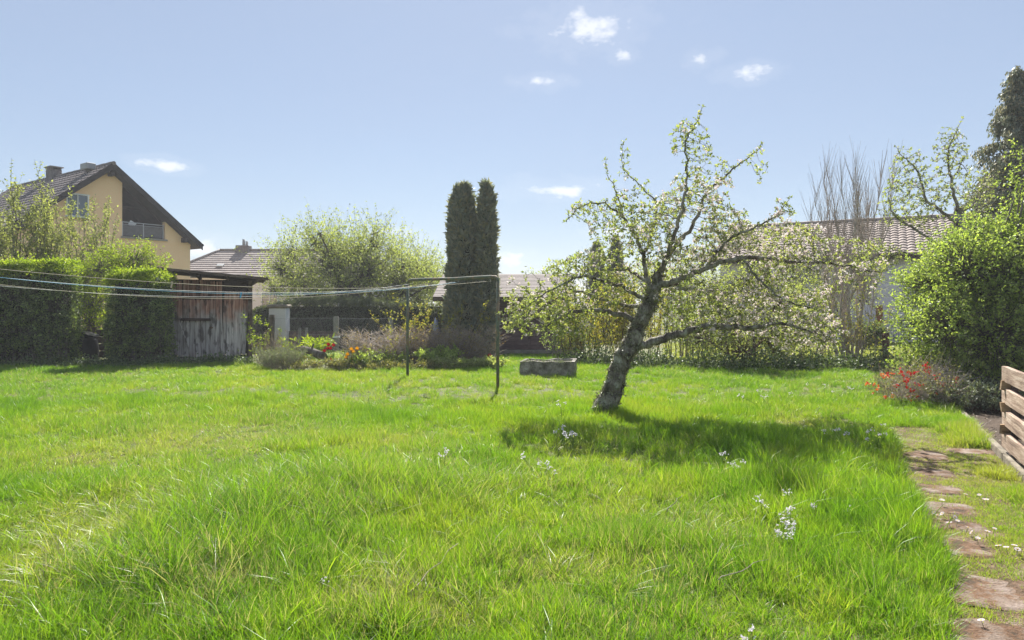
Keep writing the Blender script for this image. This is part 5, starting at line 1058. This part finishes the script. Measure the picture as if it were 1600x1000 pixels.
def fbm(x, y, sc, seed, oct=3):
    v = np.zeros_like(x); amp = 1.0; tot = 0; r = np.random.default_rng(seed)
    for o in range(oct):
        for k in range(4):
            a = r.uniform(0, 6.28); f = sc * 2 ** o * r.uniform(.7, 1.3); v += amp * np.sin((x * math.cos(a) + y * math.sin(a)) * f + r.uniform(0, 6.28)); tot += amp * .7
        amp *= .55
    return v / tot
back_px = np.array([-400, 0, 270, 395, 430, 760, 790, 880, 960, 1300, 1375, 1420, 1480, 1520, 2000]); back_y = np.array([16.95, 16.95, 17.1, 17.6, 16.3, 16.2, 20.9, 20.6, 17.5, 16.3, 15.0, 11.2, 10.0, 9.4, 9.4])
def scatter_grass():
    def sample(n, y0, y1, half=.80, extra=1.3):
        u = rng.random(n); y = np.sqrt(y0 ** 2 + u * (y1 ** 2 - y0 ** 2)); x = (rng.random(n) * 2 - 1) * (half * y + extra); return x, y
    sets = [sample(18500, 2.1, 6.0), sample(19500, 6.0, 11.0), sample(19500, 11.0, 21.2, .80)]
    tt = rng.uniform(-1.0, 8.4, 6200); ss = rng.uniform(-1.05, 0.0, 6200); sets.append((EP[0] + U[0] * tt + Vn[0] * ss, EP[1] + U[1] * tt + Vn[1] * ss))
    x = np.concatenate([a[0] for a in sets]); y = np.concatenate([a[1] for a in sets])
    px = 800 + x / y * FPX; ok = y < np.interp(px, back_px, back_y); s = sdist(x, y); ok &= s < -.03
    pathy = (s > -.98 + .1 * fbm(x, y, 2.2, 5)) & (y < 8.6)
    fb = fbm(x, y, 5.0, 9)
    on_slab = np.zeros(len(x), bool)
    for cx, cy, hw, hl in SLABS:
        c = gp(cx, cy); a = (x - c.x) * Vn[0] + (y - c.y) * Vn[1]; b = (x - c.x) * U[0] + (y - c.y) * U[1]; on_slab |= (np.abs(a) < hw * .82 + .05 * fb) & (np.abs(b) < hl * .78 + .05 * fb)
    ok &= ~(pathy & on_slab & (rng.random(len(x)) < .97)) & ~(pathy & ~on_slab & (rng.random(len(x)) < np.where(s > -.55, .08, np.where(fb > .1, .7, .25))))
    # worn spot at the foot of the apple tree
    ok &= ~((np.hypot(x - 1.2, y - 9.15) < .22) & (rng.random(len(x)) < .7))
    x, y, s, pathy, px = x[ok], y[ok], s[ok], pathy[ok], px[ok]; n = len(x); print('tufts', n)
    hgt = fbm(x, y, 1.1, 1) * .42 + fbm(x, y, 4.2, 2) * .62 + .25 * fbm(x, y, 9.0, 12, 2); tint = .42 + .22 * fbm(x, y, .55, 3) + .20 * fbm(x, y, 2.6, 4) + .14 * fbm(x, y, 7.0, 14, 2) + rng.normal(size=n) * .08
    dry = np.clip(.06 + .16 * fbm(x, y, .8, 6) + .1 * fbm(x, y, 3.0, 7), 0, .5)
    # thin yellow places seen in the lawn: column, row, radius, amount
    for cx, cy, rr, am in ((290, 690, 1.0, .5), (150, 800, .6, .35), (420, 690, .7, .35), (60, 720, .8, .25), (590, 940, .22, .6), (340, 925, .25, .5), (700, 960, .2, .45), (640, 690, .6, .3), (850, 890, .25, .4), (1000, 880, .3, .25), (1240, 660, .4, .5), (1100, 635, .4, .45), (30, 910, .4, .35), (1130, 830, .3, .25)):
        p = gp(cx, cy); g = np.exp(-((x - p.x) ** 2 + ((y - p.y) * .8) ** 2) / rr ** 2); dry += .7 * am * g; tint += .4 * g * am; hgt -= .9 * g * am
    lush = np.zeros(n)
    for cx, cy, rr in ((330, 860, .8), (250, 920, .5), (560, 790, .6), (700, 760, .5), (1280, 760, .9), (1350, 820, .7), (1000, 840, .35), (1190, 700, .6), (620, 960, .4), (1530, 690, .35)):
        p = gp(cx, cy); lush += np.exp(-((x - p.x) ** 2 + (y - p.y) ** 2) / rr ** 2)
    hgt += .8 * lush
    idx = np.where(hgt + rng.normal(size=n) * .35 > .15, rng.integers(4, 8, n), rng.integers(0, 4, n))
    pa = np.clip(.018 + .05 * lush, 0, .09)
    for cx, cy, rr in ((330, 830, .75), (240, 900, .5), (560, 780, .7), (420, 780, .6), (720, 770, .45)):
        p = gp(cx, cy); pa += .42 * np.exp(-((x - p.x) ** 2 + (y - p.y) ** 2) / rr ** 2)
    arch = (rng.random(n) < pa) & (y < 13) & ~pathy; idx = np.where(arch, rng.integers(8, 11, n), idx)
    idx = np.where(y > 12.5, np.where(rng.random(n) < .75, rng.integers(14, 16, n), idx), idx)
    idx = np.where((rng.random(n) < .035) & (y < 13), rng.integers(16, 18, n), idx)
    idx = np.where(pathy, rng.integers(11, 14, n), idx); tint = np.where(pathy, tint + .25, tint); dry = np.where(pathy, dry + .18, dry)
    near_edge = (s > -.30 + .16 * fbm(x, y, 3.1, 33) + np.clip(6.2 - y, 0, 3) * .12 + rng.normal(size=n) * .06) & (y < 9.4); idx = np.where(near_edge & (fbm(x, y, 2.0, 21) > -.2), rng.integers(4, 8, n), idx)
    tint -= .10 * np.clip(hgt, -.5, 1.5); sc = np.clip(1 + .5 * hgt + rng.normal(size=n) * .14, .42, 2.0); sxy = np.clip(.9 + .12 * rng.normal(size=n), .7, 1.3) * np.where(y > 12.5, 1.25, 1.0)
    # a fringe of seedlings and cropped turf also grows beyond the bushes on the right
    m = 5200; yb = rng.uniform(18.8, 27, m); pb = rng.uniform(1040, 1450, m); xb = (pb - 800) / FPX * yb
    m2 = 1800; y2 = rng.uniform(17.5, 22.2, m2); p2 = rng.uniform(430, 620, m2); x2 = (p2 - 800) / FPX * y2
    X = np.concatenate([x, xb, x2]); Y = np.concatenate([y, yb, y2]); k = m + m2
    idx = np.concatenate([idx, rng.integers(14, 16, k)]); tint = np.clip(np.concatenate([tint, rng.normal(.85, .1, m), rng.normal(.5, .1, m2)]), 0, 1); dry = np.clip(np.concatenate([dry, np.full(k, .15)]), 0, .9)
    sz = np.concatenate([sc, rng.uniform(.5, .8, k)]); sxy = np.concatenate([sxy, np.full(k, 1.35)])
    rot = np.stack([rng.normal(size=len(X)) * .12, rng.normal(size=len(X)) * .12, rng.uniform(0, 6.283, len(X))], -1)
    me = bpy.data.meshes.new('lawn_grass'); me.vertices.add(len(X)); me.vertices.foreach_set('co', np.stack([X, Y, gz(X, Y)], -1).astype(np.float32).ravel())
    for nm, ty, val in (('idx', 'INT', idx.astype(np.int32)), ('tint', 'FLOAT', tint.astype(np.float32)), ('dry', 'FLOAT', dry.astype(np.float32))):
        me.attributes.new(nm, ty, 'POINT').data.foreach_set('value', val)
    me.attributes.new('rot', 'FLOAT_VECTOR', 'POINT').data.foreach_set('vector', rot.astype(np.float32).ravel())
    me.attributes.new('scl', 'FLOAT_VECTOR', 'POINT').data.foreach_set('vector', np.stack([sxy, sxy, sz], -1).astype(np.float32).ravel())
    o = link('lawn_grass', me); tag(o, 'long bright spring grass covering the whole lawn', 'grass', None, 'stuff')
    ng = bpy.data.node_groups.new('scatter', 'GeometryNodeTree'); ng.interface.new_socket('Geometry', in_out='INPUT', socket_type='NodeSocketGeometry'); ng.interface.new_socket('Geometry', in_out='OUTPUT', socket_type='NodeSocketGeometry')
    N = ng.nodes; L = ng.links; gi = N.new('NodeGroupInput'); go = N.new('NodeGroupOutput'); ip = N.new('GeometryNodeInstanceOnPoints'); ci = N.new('GeometryNodeCollectionInfo')
    ci.inputs[0].default_value = tufts; ci.inputs['Separate Children'].default_value = True; ci.inputs['Reset Children'].default_value = True
    def na(nm, ty): a = N.new('GeometryNodeInputNamedAttribute'); a.data_type = ty; a.inputs[0].default_value = nm; return a.outputs[0]
    mp = N.new('GeometryNodeMeshToPoints'); L.new(gi.outputs[0], mp.inputs[0]); L.new(mp.outputs[0], ip.inputs['Points']); L.new(ci.outputs[0], ip.inputs['Instance']); ip.inputs['Pick Instance'].default_value = True
    L.new(na('idx', 'INT'), ip.inputs['Instance Index']); L.new(na('rot', 'FLOAT_VECTOR'), ip.inputs['Rotation']); L.new(na('scl', 'FLOAT_VECTOR'), ip.inputs['Scale']); L.new(ip.outputs[0], go.inputs[0])
    o.modifiers.new('scatter', 'NODES').node_group = ng
scatter_grass()

# ------------------------------------------------------------------ small flowers and twigs in the lawn
def cuckoo(px, py, heads, label, sc=1.0, spread=.05):
    """meadow flower: upright stems, each with a loose head of pale four-petalled flowers; (px,py) is the middle of the heads"""
    d = gp(px, py + 26).y; c = at(px, py, d); h = empty('meadow_flower', (c.x, d, float(gz(c.x, d)))); tag(h, label, 'flower', 'pale meadow flowers'); hz = c.z - h.location.z
    for k in range(heads):
        x, y = rng.normal() * spread, rng.normal() * spread; z = hz + rng.normal() * .03; mx, my = x * .6 + rng.normal() * .01, y * .6
        link('stem', tube_mesh('stem', [(x * .3, y * .3, 0), (mx, my, z * .55), (x, y, z)], [.0024, .002, .0015], 5, M['stem']), None, h)
        q = rng.integers(6, 12); C = np.stack([x + rng.normal(size=q) * .013, y + rng.normal(size=q) * .013, z + rng.normal(size=q) * .011], -1); C = np.repeat(C, 4, 0)
        tag(link('flower_head', leaves_mesh('flower_head', C, rng.normal(size=(len(C), 3)) + np.array([0, -.3, .5]), .0105 * sc, .009 * sc, M['petal_white'], fold=.05), None, h), kind='stuff')
    m = 5 * heads; P = np.stack([rng.normal(size=m) * spread * .5, rng.normal(size=m) * spread * .5, rng.uniform(.02, hz * .8, m)], -1)
    tag(link('leaves', leaves_mesh('leaves', P, rng.normal(size=(m, 3)) + np.array([0, 0, .6]), .035, .009, M['leaf_bush']), None, h), kind='stuff')
for a in ((892, 680, 9, 'widest clump of pale lilac flowers below the apple trunk', 1.2, .11), (693, 711, 5, 'small tuft of pale lilac flowers left of centre on the lawn', 1.1, .055), (851, 727, 7, 'clump of pale lilac flowers at the middle of the lawn', 1.0, .075),
          (1132, 708, 2, 'upper flower of the pale pair in the tree shadow', 1.1, .02), (1150, 722, 3, 'lower flower of the pale pair in the tree shadow', 1.1, .03), (1212, 826, 8, 'largest clump of white flowers in the right lawn', 1.2, .06), (1195, 788, 3, 'few white flowers just above the largest right clump', 1.1, .03),
          (1233, 800, 3, 'white flowers at the upper right of the largest clump', 1.1, .03), (1232, 773, 1, 'single white flower above the largest right clump', 1.2, .01), (1322, 790, 1, 'single white flower alone in the right lawn', 1.2, .01), (1320, 676, 6, 'faint pale flowers near the far end of the path', 1.0, .09), (1368, 676, 5, 'pale flowers beside the far end of the path', 1.0, .07),
          (1167, 990, 3, 'white flower at the bottom edge of the picture', 1.0, .015), (497, 912, 2, 'tiny pale flower in the left foreground grass', .9, .015), (1275, 793, 1, 'small white flower between the right clump and the path', 1.0, .01), (880, 630, 3, 'pale flowers left of the apple trunk foot', 1.0, .05), (1210, 620, 7, 'faint bluish flowers in the grass right of the trunk', 1.0, .3), (1290, 605, 5, 'faint bluish flowers near the back of the lawn', 1.0, .25)):
    cuckoo(*a)
def daisies():
    n = 12; a = np.arange(n) * 2 * math.pi / n; V = []; F_ = []
    for t in a:
        c, s_ = math.cos(t), math.sin(t); o = len(V); V += [(c * .003, s_ * .003, 0), (c * .011 - s_ * .0028, s_ * .011 + c * .0028, .002), (c * .0145, s_ * .0145, .0015), (c * .011 + s_ * .0028, s_ * .011 - c * .0028, .002)]; F_ += [(o, o + 3, o + 2, o + 1)]
    petals = polymesh('petals', V, F_, M['petal_white']); bm = bmesh.new(); bmesh.ops.create_icosphere(bm, subdivisions=1, radius=.005)
    for v in bm.verts: v.co.z *= .6
    eye = bpy.data.meshes.new('eye'); bm.to_mesh(eye); bm.free(); eye.materials.append(M['yolk']); V, Q = sticks([(0, 0, -.04)], [(0, 0, 0)], .0012, .001, 4); stem = npmesh('stem', V, Q, M['stem'])
    for k, (px, py) in enumerate(((1459, 807), (1465, 813), (1472, 810), (1483, 822), (1492, 818), (1496, 823), (1472, 789), (1509, 780), (1530, 782), (1537, 786), (1541, 787), (1513, 834), (1518, 839), (1528, 850), (1543, 842), (1554, 838), (1560, 864), (1572, 870), (1585, 866), (1467, 818), (1533, 975), (1590, 872))):
        p = gp(px, py + 4); h = empty('daisy', (p.x, p.y, float(gz(p.x, p.y)) + .045 + rng.uniform(0, .02))); h.rotation_euler = (rng.normal() * .3, rng.normal() * .3, rng.uniform(0, 6)); sc = rng.uniform(1.0, 1.5); h.scale = (sc, sc, sc)
        tag(h, 'small white daisy growing on the worn path', 'daisy', 'daisies on the path'); link('petals', petals, None, h); link('eye', eye, None, h); link('stem', stem, None, h)
daisies()
def stick(px0, py0, px1, py1, r, lab, lift=.16):
    a, b = gp(px0, py0), gp(px1, py1); c = (a + b) / 2; q = []
    for t in np.linspace(0, 1, 8): p = a + (b - a) * t; q.append((p.x - c.x + rng.normal() * .01, p.y - c.y + rng.normal() * .01, lift * (.4 + .6 * t) + rng.normal() * .006))
    o = link('fallen_twig', tube_mesh('twig', q, np.linspace(r, r * .4, 8), 5, M['twig'])); o.location = (c.x, c.y, 0); tag(o, lab, 'twig', 'dry twigs on the lawn')
stick(628, 955, 712, 895, .004, 'dry twig lying in the foreground grass left of centre'); stick(1118, 925, 1205, 918, .003, 'dry twig lying flat in the lower right lawn'); stick(1040, 812, 1068, 806, .004, 'short dry twig in the middle of the lawn'); stick(1530, 676, 1548, 668, .006, 'dry twig sticking out over the bed edging', .1)

# ------------------------------------------------------------------ haze added to lift the shade
def haze():
    me = box_mesh('haze', (-560, -150, -1.2), (560, 760, 11.5), flat_mat('x', (1, 1, 1))); me.materials.clear()
    m = bpy.data.materials.new('shade_lift_haze'); m.use_nodes = True; nt = m.node_tree; nt.nodes.clear(); out = nt.nodes.new('ShaderNodeOutputMaterial')
    v = nt.nodes.new('ShaderNodeVolumePrincipled'); v.inputs['Color'].default_value = (.93, .96, 1, 1); v.inputs['Density'].default_value = HAZE; v.inputs['Anisotropy'].default_value = .2
    nt.links.new(v.outputs[0], out.inputs['Volume']); me.materials.append(m); tag(link('haze', me), 'thin haze added to the garden air to lift the shade', None, None, 'stuff')
HAZE = .0011
haze()
